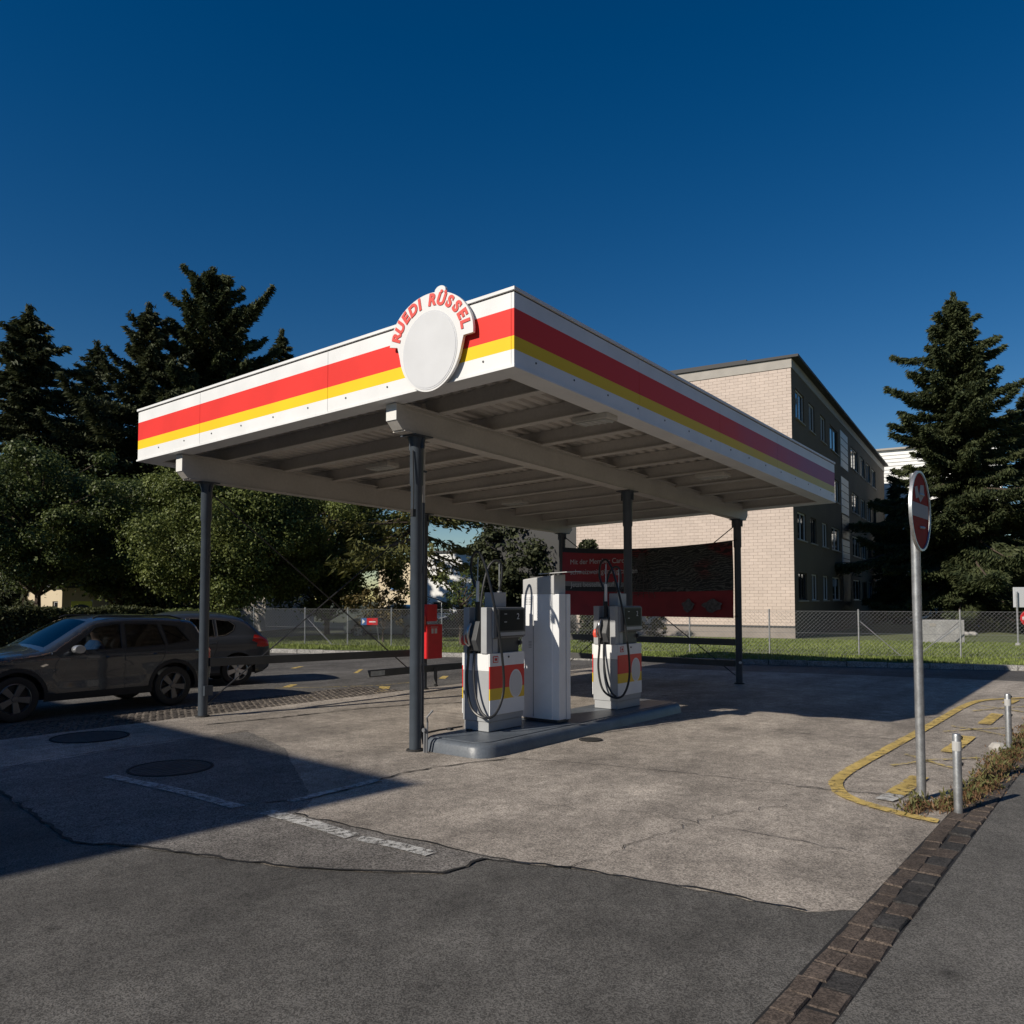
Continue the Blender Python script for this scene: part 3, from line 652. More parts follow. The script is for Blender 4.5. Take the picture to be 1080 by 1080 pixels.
ZT = .168
def make_pump(name, loc, label):
    p = empty(name, loc, 0, label, 'fuel pump', 'fuel pumps on the island')
    L, D = .70, .42
    def bx(n_, a, c, m, par=p, bevel=.006): return MB().box(a, c).build(n_, m, par, True, bevel)
    bx('plinth', (.012, .012, 0), (L - .012, D - .012, .118), 'pump_grey')
    bod = bx('lower_cabinet', (0, 0, .12), (L, D, .74), 'pump_grey')
    MB().box((-.002, -.002, .742), (L + .002, D + .002, .955)).build('upper_band', 'white_panel', p, True, .006)
    for side, (ya, yb) in enumerate(((-.016, -.004), (D + .004, D + .016))):
        m = MB()
        for z0, z1, mi in ((.20, .385, 0), (.385, .525, 1), (.525, .80, 2), (.80, .957, 0)): m.box((.0, ya, z0), (L, yb, z1), mi)
        o = m.build('front_panel', ['white_panel', 'pump_yellow', 'pump_red'], p, True)
        s = -1 if side == 0 else 1; ye = ya if side == 0 else yb
        q = MB(); ex = .52
        for (rx, rz, d, mi) in ((.135, .18, .003, 0), (.118, .16, .006, 1)):
            poly = [(ex + rx * math.cos(2 * math.pi * k / 28), .56 + rz * math.sin(2 * math.pi * k / 28)) for k in range(28)]; nn = 28
            vs = [(x, ye, z) for x, z in poly] + [(x, ye + s * d, z) for x, z in poly]
            q.add(vs, [tuple(range(nn)), tuple(range(nn, 2 * nn))] + [(i, (i + 1) % nn, nn + (i + 1) % nn, nn + i) for i in range(nn)], mi)
        q.build('oval_emblem', ['sign_white', 'emblem'], o, True)
        q = MB(); q.box((.06, ye, .845), (.16, ye + s * .004, .925), 0); q.box((.07, ye + s * .004, .855), (.15, ye + s * .006, .915), 1); q.box((.085, ye + s * .006, .868), (.135, ye + s * .0075, .902), 0); q.build('small_plate', ['box_red', 'sign_white'], o, True)
        q = MB(); q.lathe([(0, s * .012), (.012, s * .01), (.012, 0)], (.37, ye, .905), 'y', 10); q.build('lock', 'dark_metal', o, True)
    # recess and display head
    bx('neck', (.20, .05, .957), (L - .03, D - .05, 1.14), 'pump_dark')
    bx('neck_side', (.10, .02, .957), (.20, D - .02, 1.14), 'pump_grey')
    for y in (.045, D - .045):
        q = MB(); q.lathe([(0, -.02), (.03, -.02), (.035, 0), (.03, .02), (0, .02)], (L - .02, y, 1.07), 'x', 12); q.build('side_knob', 'pump_dark', p, True)
    hd = bx('display_head', (.10, -.01, 1.14), (L + .01, D + .01, 1.53), 'pump_mid', bevel=.014)
    bx('head_side', (.085, -.002, 1.145), (.098, D + .002, 1.525), 'pump_grey', hd, .004)
    for y0, y1 in ((-.026, -.012), (D + .012, D + .026)):
        s = -1 if y0 < 0 else 1
        bz = bx('bezel', (.15, y0, 1.16), (L + .012, y1, 1.515), 'pump_dark', hd, .004)
        ye = y0 if s < 0 else y1
        bx('screen', (.19, min(ye, ye + s * .003), 1.235), (L - .03, max(ye, ye + s * .003), 1.495), 'display', bz, 0)
        bx('grey_strip', (.17, min(ye, ye + s * .003), 1.172), (L, max(ye, ye + s * .003), 1.215), 'pump_grey', bz, 0)
        for (x, z) in ((.27, 1.44), (.27, 1.34)): MB().box((x, min(ye, ye + s * .006), z), (x + .05, max(ye, ye + s * .006), z + .012)).build('digit_mark', 'pump_grey', bz, True)
        me = text_mesh('digit', '2', .11, 'sign_grey', .001); o = bpy.data.objects.new('digit', me); COL.objects.link(o); o.parent = bz
        o.matrix_local = Matrix.Translation((.55, ye + s * .006, 1.41)) @ Matrix.Rotation(math.pi / 2, 4, 'X') if s < 0 else Matrix.Translation((.15, ye + s * .006, 1.41)) @ Matrix.Rotation(math.pi, 4, 'Z') @ Matrix.Rotation(math.pi / 2, 4, 'X')
    bx('top_box', (.27, .14, 1.53), (.52, .30, 1.72), 'cab_grey')
    # nozzle end: two grey posts with the holster between them
    bx('holster_post', (-.02, D - .115, .957), (.10, D - .02, 1.53), 'pump_grey'); bx('holster_post', (-.02, .02, .957), (.085, .115, 1.53), 'pump_grey')
    b = MB(); b.add([(-.05, .115, .99), (.08, .115, .99), (.08, D - .115, .99), (-.05, D - .115, .99), (-.09, .135, 1.12), (.08, .115, 1.12), (.08, D - .115, 1.12), (-.09, D - .135, 1.12), (-.03, .125, 1.36), (.08, .115, 1.36), (.08, D - .115, 1.36), (-.03, D - .125, 1.36)],
                    [(0, 3, 2, 1), (8, 9, 10, 11)] + [(j * 4 + k, j * 4 + (k + 1) % 4, j * 4 + 4 + (k + 1) % 4, j * 4 + 4 + k) for j in range(2) for k in range(4)])
    b.build('holster', 'pump_dark', p, True, .01)
    def nozzle(sx, yb):
        b = MB(); b.tube([(sx - .06, yb, 1.06), (sx - .10, yb + .0, 1.17), (sx - .09, yb - .01, 1.27), (sx - .04, yb - .01, 1.33)], [.024, .026, .022, .014], 10)
        nz = b.build('nozzle', 'steel', p, True, smooth=True)
        b = MB(); b.tube([(sx - .075, yb, 1.05), (sx - .15, yb, 1.10), (sx - .165, yb, 1.19), (sx - .11, yb, 1.26)], .011, 8); b.build('trigger_guard', 'steel', nz, True, smooth=True)
        b = MB(); b.lathe([(0, -.055), (.03, -.05), (.045, 0), (.036, .05), (.015, .075), (0, .078)], (sx - .105, yb + .045, 1.115), 'z', 12); b.build('splash_guard', 'trigger_red', nz, True, smooth=True)
        b = MB(); b.tube([(sx - .06, yb, 1.07), (sx - .075, yb, .98), (sx - .075, yb, .93)], [.022, .02, .017], 8); b.build('swivel', 'black', nz, True, smooth=True)
        return nz
    nozzle(-.02, .25)
    def bez(P, n=34):
        P = [Vector(q) for q in P]; out = []
        P = [P[0] * 2 - P[1]] + P + [P[-1] * 2 - P[-2]]
        for i in range(1, len(P) - 2):
            for k in range(8):
                t = k / 8; a, c, d, e = P[i - 1], P[i], P[i + 1], P[i + 2]
                out.append(.5 * ((2 * c) + (d - a) * t + (2 * a - 5 * c + 4 * d - e) * t * t + (3 * c - a - 3 * d + e) * t ** 3))
        out.append(P[-2]); return out
    # mast and hose at the nozzle end: hose hangs in a loop in front of the corner and climbs over the mast
    b = MB(); b.tube([(.03, .21, 1.36), (.03, .21, 1.60)], .03, 10, 0); b.tube([(.03, .21, 1.60), (.03, .21, 1.86)], .021, 10, 1); b.tube([(.03, .21, 1.86), (.04, .21, 2.16)], .008, 8, 2)
    ms = b.build('hose_mast', ['black', 'white_steel', 'galvanised'], p, True, smooth=True)
    b = MB(); b.tube(bez([(-.095, .25, .93), (-.11, .26, .60), (-.12, .18, .30), (-.10, .0, .19), (.0, -.11, .24), (.13, -.13, .52), (.11, -.11, 1.0), (.05, -.06, 1.5), (.03, .05, 1.95), (.03, .14, 2.16), (.03, .22, 2.23), (.03, .30, 2.16), (.03, .32, 1.98), (.03, .25, 1.78)]), .0165, 8)
    b.build('hose', 'hose', p, True, smooth=True)
    b = MB(); b.tube(bez([(-.02, .215, 1.02), (-.055, .20, .75), (-.085, .14, .45), (-.10, .05, .27), (-.09, -.03, .20)]), .0155, 8); b.build('hose', 'hose', p, True, smooth=True)
    # the far side's mast and hose
    b = MB(); b.tube([(.60, D - .10, 1.53), (.60, D - .10, 1.74)], .03, 10); b.tube([(.60, D - .10, 1.74), (.60, D - .10, 2.1)], .008, 8)
    b.build('hose_mast', 'galvanised', p, True, smooth=True)
    b = MB(); b.tube(bez([(.40, D + .05, 1.0), (.42, D + .06, 1.6), (.50, D + .03, 2.0), (.56, D - .03, 2.13), (.62, D - .09, 2.12), (.63, D - .12, 1.98), (.60, D - .10, 1.74)]), .0165, 8); b.build('hose', 'hose', p, True, smooth=True)
    return p
p1 = make_pump('fuel_pump', (7.78, 6.44, ZT), 'grey fuel pump beside the white cabinet, nearest the rounded island end')
p2 = copy_tree(p1); p2.location = (10.52, 6.24, ZT); p2['label'] = 'farther fuel pump standing alone in front of the red banner'

# white payment cabinet between the pumps
cb = empty('payment_cabinet', (8.88, 6.17, ZT), 0, 'tall white payment cabinet with a slanted grey hood between the two pumps', 'cabinet')
cw, cd = .30, .60     # along X, along Y
def cbx(n_, a, c, m, par=cb, bevel=.006): return MB().box(a, c).build(n_, m, par, True, bevel)
cbx('base', (.02, .02, 0), (cw - .02, cd - .02, .04), 'pump_dark')
body = MB(); body.prism([(0, .10), (.012, .085), (.03, .0), (cw * .62, .0), (cw * .62, cd), (0, cd)], .04, 1.70); body.build('body', 'cab_white', cb, True, .004)
cbx('seam', (cw * .62, .015, .04), (cw * .68, cd - .015, 1.69), 'black', cb, 0)
cbx('rear_shell', (cw * .68, .0, .03), (cw, cd, 1.70), 'cab_white')
cbx('door_gap', (-.003, .40, .06), (.0, .404, 1.68), 'black', cb, 0)
v = MB()
for k in range(5):
    for y in (.43, .50): v.box((-.004, y, 1.56 + k * .022), (-.001, y + .05, 1.565 + k * .022))
    v.box((-.004, .43, .98 + k * .02), (-.001, .48, .985 + k * .02))
v.build('vent_slots', 'pump_mid', cb, True)['kind'] = 'stuff'
hood = MB(); hood.add([(.0, .06, 1.70), (cw * .9, .06, 1.70), (cw * .9, cd - .02, 1.70), (.0, cd - .02, 1.70), (.0, .06, 1.95), (cw * .9, .06, 1.97), (cw * .9, cd - .02, 1.94), (.0, cd - .02, 1.90)], [(0, 3, 2, 1), (4, 5, 6, 7), (0, 1, 5, 4), (1, 2, 6, 5), (2, 3, 7, 6), (3, 0, 4, 7)]); hood.build('hood', 'cab_grey', cb, True, .008)
hr = MB(); hr.add([(-.02, -.16, 1.985), (cw + .02, -.16, 2.0), (cw + .02, .30, 1.985), (-.02, .30, 1.965), (-.02, -.16, 1.995), (cw + .02, -.16, 2.012), (cw + .02, .30, 1.997), (-.02, .30, 1.977)], [(0, 3, 2, 1), (4, 5, 6, 7), (0, 1, 5, 4), (1, 2, 6, 5), (2, 3, 7, 6), (3, 0, 4, 7)]); hr.build('rain_cover', 'cab_grey', cb, True)

# red extinguisher boxes on the far middle column
ex = empty('extinguisher_cabinet', (11.72, 11.2, .6), 0, 'red fire extinguisher cabinet hanging on the column behind the front column', 'cabinet')
b = MB(); b.box((11.70, 11.25, .62), (12.12, 11.37, 1.30)); o = b.build('lower_box', 'box_red', ex, bevel=.008)
b = MB(); b.box((11.68, 11.262, .63), (11.698, 11.36, 1.28)); b.build('door_edge', 'box_red', o)
b = MB(); b.box((11.60, 11.30, 1.2), (11.70, 11.40, 1.46)); b.tube([(11.65, 11.35, 1.46), (11.65, 11.35, 1.58)], .015, 8); b.build('lever', 'trigger_red', ex)
b = MB(); b.box((11.72, 11.28, 1.36), (12.0, 11.39, 1.70)); b.build('upper_box', 'box_red', ex, bevel=.008)
b = MB(); b.box((11.80, 11.243, 1.12), (11.86, 11.248, 1.22)); b.box((11.89, 11.243, 1.12), (11.96, 11.248, 1.22)); b.tube([(11.78, 11.24, 1.25), (11.98, 11.24, 1.245)], .006, 6); b.build('label_plate', 'sticker', ex)

# banner between the two far columns
bn = empty('banner', (16.66, 9.1, 1.4), 0, 'dark red advertising banner hung between the two far columns', 'banner')
def bz_top(u): return 3.06 - .10 * 4 * u * (1 - u) + .0 * u      # u 0 at the right column, 1 at the left one
b = MB(); NU, NV = 60, 14; vs = []; BX = 16.60
ys = [6.99 + (11.38 - 6.99) * i / NU for i in range(NU + 1)]
def bpos(i, j, d=0.):
    u = i / NU; v = j / NV; z = (1.40 + .02 * u) + (bz_top(u) - 1.40) * v
    return (BX + .025 * math.sin(u * 9 + v * 3) * math.sin(math.pi * v) - d, ys[i], z)
for i in range(NU + 1):
    for j in range(NV + 1): vs.append(bpos(i, j))
for i in range(NU + 1):
    for j in range(NV + 1): vs.append(bpos(i, j, -.004))
n1 = (NU + 1) * (NV + 1)
fs, mi = [], []
for i in range(NU):
    for j in range(NV):
        q = (i * (NV + 1) + j, i * (NV + 1) + j + 1, (i + 1) * (NV + 1) + j + 1, (i + 1) * (NV + 1) + j); u = (i + .5) / NU; v = (j + .5) / NV
        m_ = 0 if v < .33 else (1 if u < .60 else (3 if v < .43 else (4 if v < .5 else (2 if v < .9 else 3))))
        fs += [q, tuple(n1 + k for k in q[::-1])]; mi += [m_, m_]
b.v = vs; b.f = fs; b.m = mi
m = mat('banner_red', (.26, .014, .018), .6, var=.2, vscale=3); mat('banner_deep_red', (.30, .018, .022), .6, var=.15, vscale=3); mat('banner_black', (.02, .021, .024), .6); mat('banner_grey', (.22, .22, .22), .6); mat('banner_dim', (.11, .09, .085), .6, var=.6, vscale=14)
def banner_print():
    m = bpy.data.materials.new('banner_picture'); m.use_nodes = True; n = m.node_tree.nodes; l = m.node_tree.links; b = n['Principled BSDF']; b.inputs['Roughness'].default_value = .65
    g = n.new('ShaderNodeNewGeometry'); mp = n.new('ShaderNodeMapping'); mp.inputs['Scale'].default_value = (1, .8, 1.9); mp.inputs['Rotation'].default_value = (.35, 0, 0); l.new(g.outputs['Position'], mp.inputs[0])
    w = n.new('ShaderNodeTexWave'); w.bands_direction = 'Z'; w.inputs['Scale'].default_value = 3.2; w.inputs['Distortion'].default_value = 26; w.inputs['Detail'].default_value = 5; w.inputs['Detail Scale'].default_value = .55; w.inputs['Detail Roughness'].default_value = .6; l.new(mp.outputs[0], w.inputs[0])
    rp = n.new('ShaderNodeValToRGB'); e = rp.color_ramp.elements; e[0].position = .45; e[0].color = (.012, .012, .012, 1); e[1].position = 1; e[1].color = (.11, .105, .09, 1); l.new(w.outputs[0], rp.inputs[0])
    no = n.new('ShaderNodeTexNoise'); no.inputs['Scale'].default_value = .9; no.inputs['Detail'].default_value = 4; l.new(mp.outputs[0], no.inputs[0])
    mr = n.new('ShaderNodeMapRange'); mr.inputs['From Min'].default_value = .54; mr.inputs['From Max'].default_value = .62; l.new(no.outputs[0], mr.inputs[0])
    mx = n.new('ShaderNodeMix'); mx.data_type = 'RGBA'; mx.blend_type = 'MULTIPLY'; l.new(mr.outputs[0], mx.inputs['Factor']); l.new(rp.outputs[0], mx.inputs['A']); mx.inputs['B'].default_value = (1.6, .16, .18, 1)
    l.new(mx.outputs['Result'], b.inputs['Base Color']); M['banner_picture'] = m
banner_print()
b.build('sheet', ['banner_red', 'banner_picture', 'banner_deep_red', 'banner_black', 'banner_grey'], bn, recalc=False)
# the fan of pale lines in the printed picture
b = MB()
for k in range(9):
    f = k / 8; pts = []
    for q in range(10):
        s = q / 9; y = 9.15 - .06 + .12 * f + (1.05 * (f - .25)) * s ** 1.4; z = 2.86 - 1.02 * s; pts.append((BX - .045, y, z))
    b.tube(pts, .006, 4)
for q in range(1, 9):
    s = q / 9; pts = []
    for k in range(9):
        f = k / 8; y = 9.09 + .12 * f + (1.05 * (f - .25)) * s ** 1.4; pts.append((BX - .045, y, 2.86 - 1.02 * s - .04 * math.sin(math.pi * f)))
    b.tube(pts, .005, 4)
b.build('printed_lines', 'banner_dim', bn)
for row, txt in enumerate(('Mit der Member Card', 'schweizweit günstig tanken', 'Jetzt bestellen auf')):
    me = text_mesh('lettering', txt, .17, 'sticker', .001); o = bpy.data.objects.new('lettering', me); COL.objects.link(o); o.parent = bn
    xs = [vv.co.x for vv in me.vertices]; wdt = max(xs) - min(xs)
    o.matrix_local = Matrix.Translation(Vector((BX - .05, 11.12 - wdt / 2, 2.70 - row * .245 - (.06 if row == 2 else 0))) - bn.location) @ Matrix(((0, 0, -1), (-1, 0, 0), (0, 1, 0))).to_4x4()
for k, (y, rx) in enumerate(((8.02, .14), (7.45, .22))):
    q = MB(); poly = [(y + rx * (1 + .18 * math.sin(5 * t + k)) * math.cos(t), 1.66 + .13 * (1 + .2 * math.sin(4 * t + 1)) * math.sin(t)) for t in [2 * math.pi * i / 24 for i in range(24)]]
    vs = [(BX - .04, a_, c_) for a_, c_ in poly] + [(BX - .036, a_, c_) for a_, c_ in poly]
    q.add(vs, [tuple(range(24)), tuple(range(24, 48))] + [(i, (i + 1) % 24, 24 + (i + 1) % 24, 24 + i) for i in range(24)]); q.build('printed_logo', 'banner_dim', bn)
for (y, z, yc) in ((6.99, 3.05, 6.9), (6.99, 1.42, 6.9), (11.38, 3.05, 11.43), (11.38, 1.44, 11.43)):
    b = MB(); b.tube([(BX, y, z), (16.64, yc, z + .02)], .008, 6); b.build('cord', 'black', bn)

# ------------------------------------------------------------------ no-entry sign, bollards
px_, py_ = 8.12, 1.67
ns = empty('no_entry_sign', (px_, py_, .005), 0, 'round no entry sign on a galvanised pole in the foreground', 'road sign')
b = MB(); b.tube([(px_, py_, .0), (px_, py_, 2.95)], .04, 16); b.build('pole', 'galvanised', ns, smooth=True)
b = MB(); b.lathe([(.043, 0), (.05, .0), (.052, .02), (.043, .03)], (px_, py_, .005), seg=14); b.build('foot_ring', 'tar', ns)
nrm = Vector((math.cos(R(269)), math.sin(R(269)), 0)); tan = Vector((-nrm.y, nrm.x, 0)); upv = Vector((0, 0, 1)); cen = Vector((px_, py_, 2.60)) + nrm * .05 - tan * .02
def disc(name, prof, m, parent, seg=48):
    b = MB(); vs = []; n = len(prof)
    for k in range(seg):
        a = 2 * math.pi * k / seg
        for r, h in prof: vs.append(cen + (tan * math.cos(a) + upv * math.sin(a)) * r + nrm * h)
    b.add(vs, [(k * n + i, ((k + 1) % seg) * n + i, ((k + 1) % seg) * n + i + 1, k * n + i + 1) for k in range(seg) for i in range(n - 1)])
    return b.build(name, m, parent, smooth=True)
RS = .365
fcx = disc('face', [(0, .0), (RS - .02, .0), (RS - .02, -.006), (0, -.006)], 'sign_red', ns)
disc('rim', [(RS - .022, .002), (RS - .018, .012), (RS, .013), (RS + .002, -.013), (RS - .03, -.013)], 'galvanised', ns)
def on_face(u0, u1, v0, v1, d, m, name, par):
    b = MB(); q = []
    for dd in (.001, d):
        q += [cen + tan * u + upv * v + nrm * dd for u, v in ((u0, v0), (u1, v0), (u1, v1), (u0, v1))]
    b.add(q, [(0, 3, 2, 1), (4, 5, 6, 7), (0, 1, 5, 4), (1, 2, 6, 5), (2, 3, 7, 6), (3, 0, 4, 7)]); return b.build(name, m, par)
on_face(-.30, .30, -.06, .065, .004, 'bar_grey', 'white_bar', fcx)
b = MB(); poly = [(-.16, .10), (-.2, .20), (-.1, .22), (-.04, .14), (.02, .24), (.14, .25), (.16, .16), (.05, .10), (.0, .08), (-.06, .12)]
vs = [cen + tan * u + upv * v + nrm * .003 for u, v in poly]; b.add(vs, [tuple(range(len(poly)))]); b.build('sticker_scrap', 'bar_grey', fcx)
b = MB()
for z in (2.45, 2.75):
    c0 = Vector((px_, py_, z)); b.tube([c0 + tan * -.05, c0 + nrm * .05 + tan * -.05, c0 + nrm * .065 + tan * .05, c0 + tan * .05], .012, 6)
b.build('clamp', 'galvanised', ns)
def bollard(x, y, h, label):
    t = empty('bollard', (x, y, .005), 0, label, 'bollard', 'steel bollards along the pavement')
    b = MB(); b.lathe([(.035, 0), (.035, h - .015), (.03, h), (0, h + .004)], (0, 0, 0), seg=16); b.build('post', 'galvanised', t, True, smooth=True)
    b = MB(); b.lathe([(.0355, h - .14), (.037, h - .135), (.037, h - .065), (.0355, h - .06)], (0, 0, 0), seg=16); b.build('reflective_band', 'bar_grey', t, True)
    b = MB()
    for z in (h - .02, h - .24, h - .42): b.tube([(.03, -.02, z), (.055, -.035, z - .01), (.05, -.03, z - .03)], .007, 6)
    b.build('hook', 'dark_metal', t, True)
bollard(7.78, 1.32, .66, 'short galvanised bollard nearest the camera, beside the sign pole'); bollard(11.42, 1.38, .66, 'short galvanised bollard farther along, at the right edge')
# weeds and dry leaves along the kerb
def clump(name, m, n, area, size, zmax, label, cat):
    c = area(n); az = rng.uniform(0, 6.28, n); tiltv = rng.uniform(.2, 1.2, n); a = np.column_stack([np.cos(az) * np.sin(tiltv), np.sin(az) * np.sin(tiltv), np.cos(tiltv)])
    c[:, 2] = .01 + zmax * rng.random(n) ** 2 * c[:, 2]
    s = rng.uniform(.5, 1.3, n)[:, None] * size; bdir = unit(np.cross(a, rng.normal(size=(n, 3))))
    V, Q = cards(c + a * s * .4, a * s, bdir * s * .26); o = npmesh(name, V, Q, m); return tag(o, label, cat, kind='stuff')
spots = np.array([(7.72, 1.62, .22), (7.95, 1.45, .2), (8.9, 1.30, .3), (9.4, 1.32, .32), (9.9, 1.28, .35), (10.4, 1.35, .4), (10.9, 1.3, .4), (11.6, 1.3, .35), (12.4, 1.3, .4), (13.3, 1.3, .4), (8.4, 1.35, .25), (14.4, 1.3, .4)])
def area(n):
    k = rng.integers(0, len(spots), n); s = spots[k]; d = rng.normal(0, .5, (n, 2)) * s[:, 2:3] * np.array([1.1, .45]); return np.column_stack([s[:, :2] + d, np.exp(-(d ** 2).sum(1) / .04)])
clump('weeds', 'weed_leaves', 2300, area, .03, .14, 'low green weeds growing along the kerb by the bollards', 'weeds')
clump('leaf_litter', 'dry_leaves', 5200, area, .026, .06, 'brown dry leaves lying among the weeds by the bollards', 'leaves')
b = MB(); b.lathe([(0, .0), (.09, .0), (.1, .04), (.06, .09), (0, .1)], (11.3, 1.48, .0), seg=7); tag(b.build('loose_stone', 'stone'), 'pale broken stone lying at the foot of the right edge bollard', 'stone')

# ================================================================== BUILDINGS
def wall_holes(b, W_, H_, holes, P, depth=.14, mi=0):
    """wall in local (u,v) with rectangular openings; P(u,v,d) gives the 3D point, d into the wall"""
    us = sorted(set([0, W_] + [h[0] for h in holes] + [h[1] for h in holes])); vs = sorted(set([0, H_] + [h[2] for h in holes] + [h[3] for h in holes]))
    for i in range(len(us) - 1):
        for j in range(len(vs) - 1):
            cu, cv = (us[i] + us[i + 1]) / 2, (vs[j] + vs[j + 1]) / 2
            if any(h[0] < cu < h[1] and h[2] < cv < h[3] for h in holes): continue
            b.add([P(us[i], vs[j], 0), P(us[i + 1], vs[j], 0), P(us[i + 1], vs[j + 1], 0), P(us[i], vs[j + 1], 0)], [(0, 1, 2, 3)], mi)
    for (u0, u1, v0, v1) in holes:
        q = [(u0, v0), (u1, v0), (u1, v1), (u0, v1)]
        for k in range(4):
            a, c = q[k], q[(k + 1) % 4]; b.add([P(*a, 0), P(*c, 0), P(*c, depth), P(*a, depth)], [(0, 1, 2, 3)], mi)
def window(parent, P, u0, u1, v0, v1, frame='window_frame', dep_=.1, mull=1, sill=True):
    def bar(b, a0, a1, c0, c1, d0, d1):
        q = [P(a0, c0, d0), P(a1, c0, d0), P(a1, c1, d0), P(a0, c1, d0), P(a0, c0, d1), P(a1, c0, d1), P(a1, c1, d1), P(a0, c1, d1)]
        b.add(q, [(0, 3, 2, 1), (4, 5, 6, 7), (0, 1, 5, 4), (1, 2, 6, 5), (2, 3, 7, 6), (3, 0, 4, 7)])
    b = MB(); t = .06
    bar(b, u0, u1, v0, v0 + t, dep_ - .03, dep_ + .03); bar(b, u0, u1, v1 - t, v1, dep_ - .03, dep_ + .03); bar(b, u0, u0 + t, v0 + t, v1 - t, dep_ - .03, dep_ + .03); bar(b, u1 - t, u1, v0 + t, v1 - t, dep_ - .03, dep_ + .03)
    for k in range(mull):
        um = u0 + (u1 - u0) * (k + 1) / (mull + 1); bar(b, um - .035, um + .035, v0 + t, v1 - t, dep_ - .03, dep_ + .03)
    w = b.build('window', frame, parent, True)
    b = MB(); bar(b, u0 + t, u1 - t, v0 + t, v1 - t, dep_, dep_ + .012); b.build('pane', 'glass_dark', w, True)
    if sill:
        b = MB(); bar(b, u0 - .06, u1 + .06, v0 - .06, v0 - .004, -.07, dep_); b.build('sill', 'coping', w, True)
    return w
BR = R(7.3); bc = onz(839, 674, .0)
blk = empty('apartment_block', (bc[0], bc[1], 0), BR, 'four storey flat roofed block with a pale block gable lit by the sun', 'building')
BH = 12.95; GW = 11.0; LW = 36.0
# local axes: +x along the long shaded side, +y along the gable
def PL(u, v, d): return (u, d, v)
def bl_t(px):                   # distance along the long side from a pixel column
    d = ray(px, HZ); l2 = np.array([math.cos(BR), math.sin(BR)])
    A_ = np.array([[d[0], -l2[0]], [d[1], -l2[1]]]); s, t = np.linalg.solve(A_, np.array([bc[0], bc[1]])); return float(t)
cols_px = [(842.5, 851.5), (856.5, 862.5), (868.5, 874), (878.5, 887), (900.5, 907.5), (910, 914.5), (916.5, 920.5), (922.3, 926)]
cols = [(bl_t(a), bl_t(c)) for a, c in cols_px]
rows = [(1.75, 3.05), (4.6, 5.9), (7.45, 8.75), (10.3, 11.7)]
holes = [(a, c, r0, r1) for a, c in cols for r0, r1 in rows]
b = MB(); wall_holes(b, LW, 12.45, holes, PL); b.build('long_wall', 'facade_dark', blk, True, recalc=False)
b = MB(); b.box((.35, .35, .0), (LW, GW + 6, 12.4)); b.build('core', 'window_dark_frame', blk, True)
for k, (a, c, r0, r1) in enumerate(holes):
    window(blk, PL, a, c, r0, r1, 'window_frame' if (k * 7) % 5 else 'window_dark_frame', .1, 1 if c - a > 1.2 else 0)
# stairwell column of light panels
s0, s1 = bl_t(889.3), bl_t(896.8)
for k, (z0, z1, m_) in enumerate(((1.2, 3.4, 'window_dark_frame'), (3.5, 5.4, 'shutter_white'), (5.5, 6.9, 'window_dark_frame'), (7.0, 9.2, 'shutter_white'), (9.8, 12.0, 'shutter_white'))):
    b = MB(); b.box((s0, -.03, z0), (s1, .05, z1)); o = b.build('stair_panel', m_, blk, True)
    b = MB()
    for q in range(1, 5): zz = z0 + (z1 - z0) * q / 5; b.box((s0 - .01, -.045, zz - .02), (s1 + .01, -.031, zz + .02))
    b.build('panel_bars', 'window_dark_frame', o, True)['kind'] = 'stuff'
# gable: mortar bed, plinth, blocks
b = MB(); b.box((0.0, 0.003, .0), (.3, GW, .50)); b.build('plinth', 'plinth', blk, True)
b = MB(); b.box((-.02, .0, .50), (.3, GW, .58)); b.build('plinth_line', 'roof_edge', blk, True)
b = MB(); b.box((.012, 0.003, .58), (.3, GW, 12.45)); b.build('gable_bed', 'mortar', blk, True)
bwid, bht, z0 = .405, .148, .585; nrow = int((12.45 - z0) / bht); ncol = int(GW / bwid)
bme = bpy.data.meshes.new('block'); q = MB(); q.box((0, .0045, .004), (.02, bwid - .0045, bht - .004)); bme.from_pydata(q.v, [], q.f); bme.materials.append(M['block']); bme.update()
rest = MB(); cand = []
for r_ in range(nrow):
    for c_ in range(-1, ncol + 1):
        y = c_ * bwid + (r_ % 2) * bwid / 2
        if y < 0 or y + bwid > GW + .01: 
            y0_, y1_ = max(y, 0), min(y + bwid, GW)
            if y1_ - y0_ > .05: rest.box((-.008, y0_ + .006, z0 + r_ * bht + .005), (.012, y1_ - .006, z0 + (r_ + 1) * bht - .005))
            continue
        cand.append((y, z0 + r_ * bht))
# the nearest blocks in plain view: the strip right of the far column
vis = sorted(cand, key=lambda p: (p[0] > 2.2, p[0] * .6 + abs(p[1] - 4.2)))[:300]; vs_ = set(vis)
for (y, z) in cand:
    dx = random.uniform(-.003, .002)
    if (y, z) in vs_:
        o = bpy.data.objects.new('block', bme); COL.objects.link(o); o.parent = blk; o.location = (-.008 + dx, y, z)
    else: rest.box((-.008 + dx, y + .0045, z + .004), (.012, y + bwid - .0045, z + bht - .004))
rest.build('gable_blocks', 'block', blk, True, recalc=False)['kind'] = 'stuff'
b = MB(); b.box((-.03, -.03, 12.45), (LW, .0, 12.9)); b.box((-.03, 0.0, 12.45), (.0, GW + 6, 12.9)); b.box((0, 0, 12.46), (LW, GW + 6, 12.9)); b.build('fascia_band', 'coping', blk, True)
b = MB(); b.box((-.12, -.35, 12.9), (LW + .1, GW + 6.1, 13.02)); b.build('flat_roof', 'roof_edge', blk, True)
b = MB(); b.box((-.1, 2.0, 13.02), (.1, GW + 6, 13.10)); b.build('roof_parapet', 'roof_edge', blk, True)
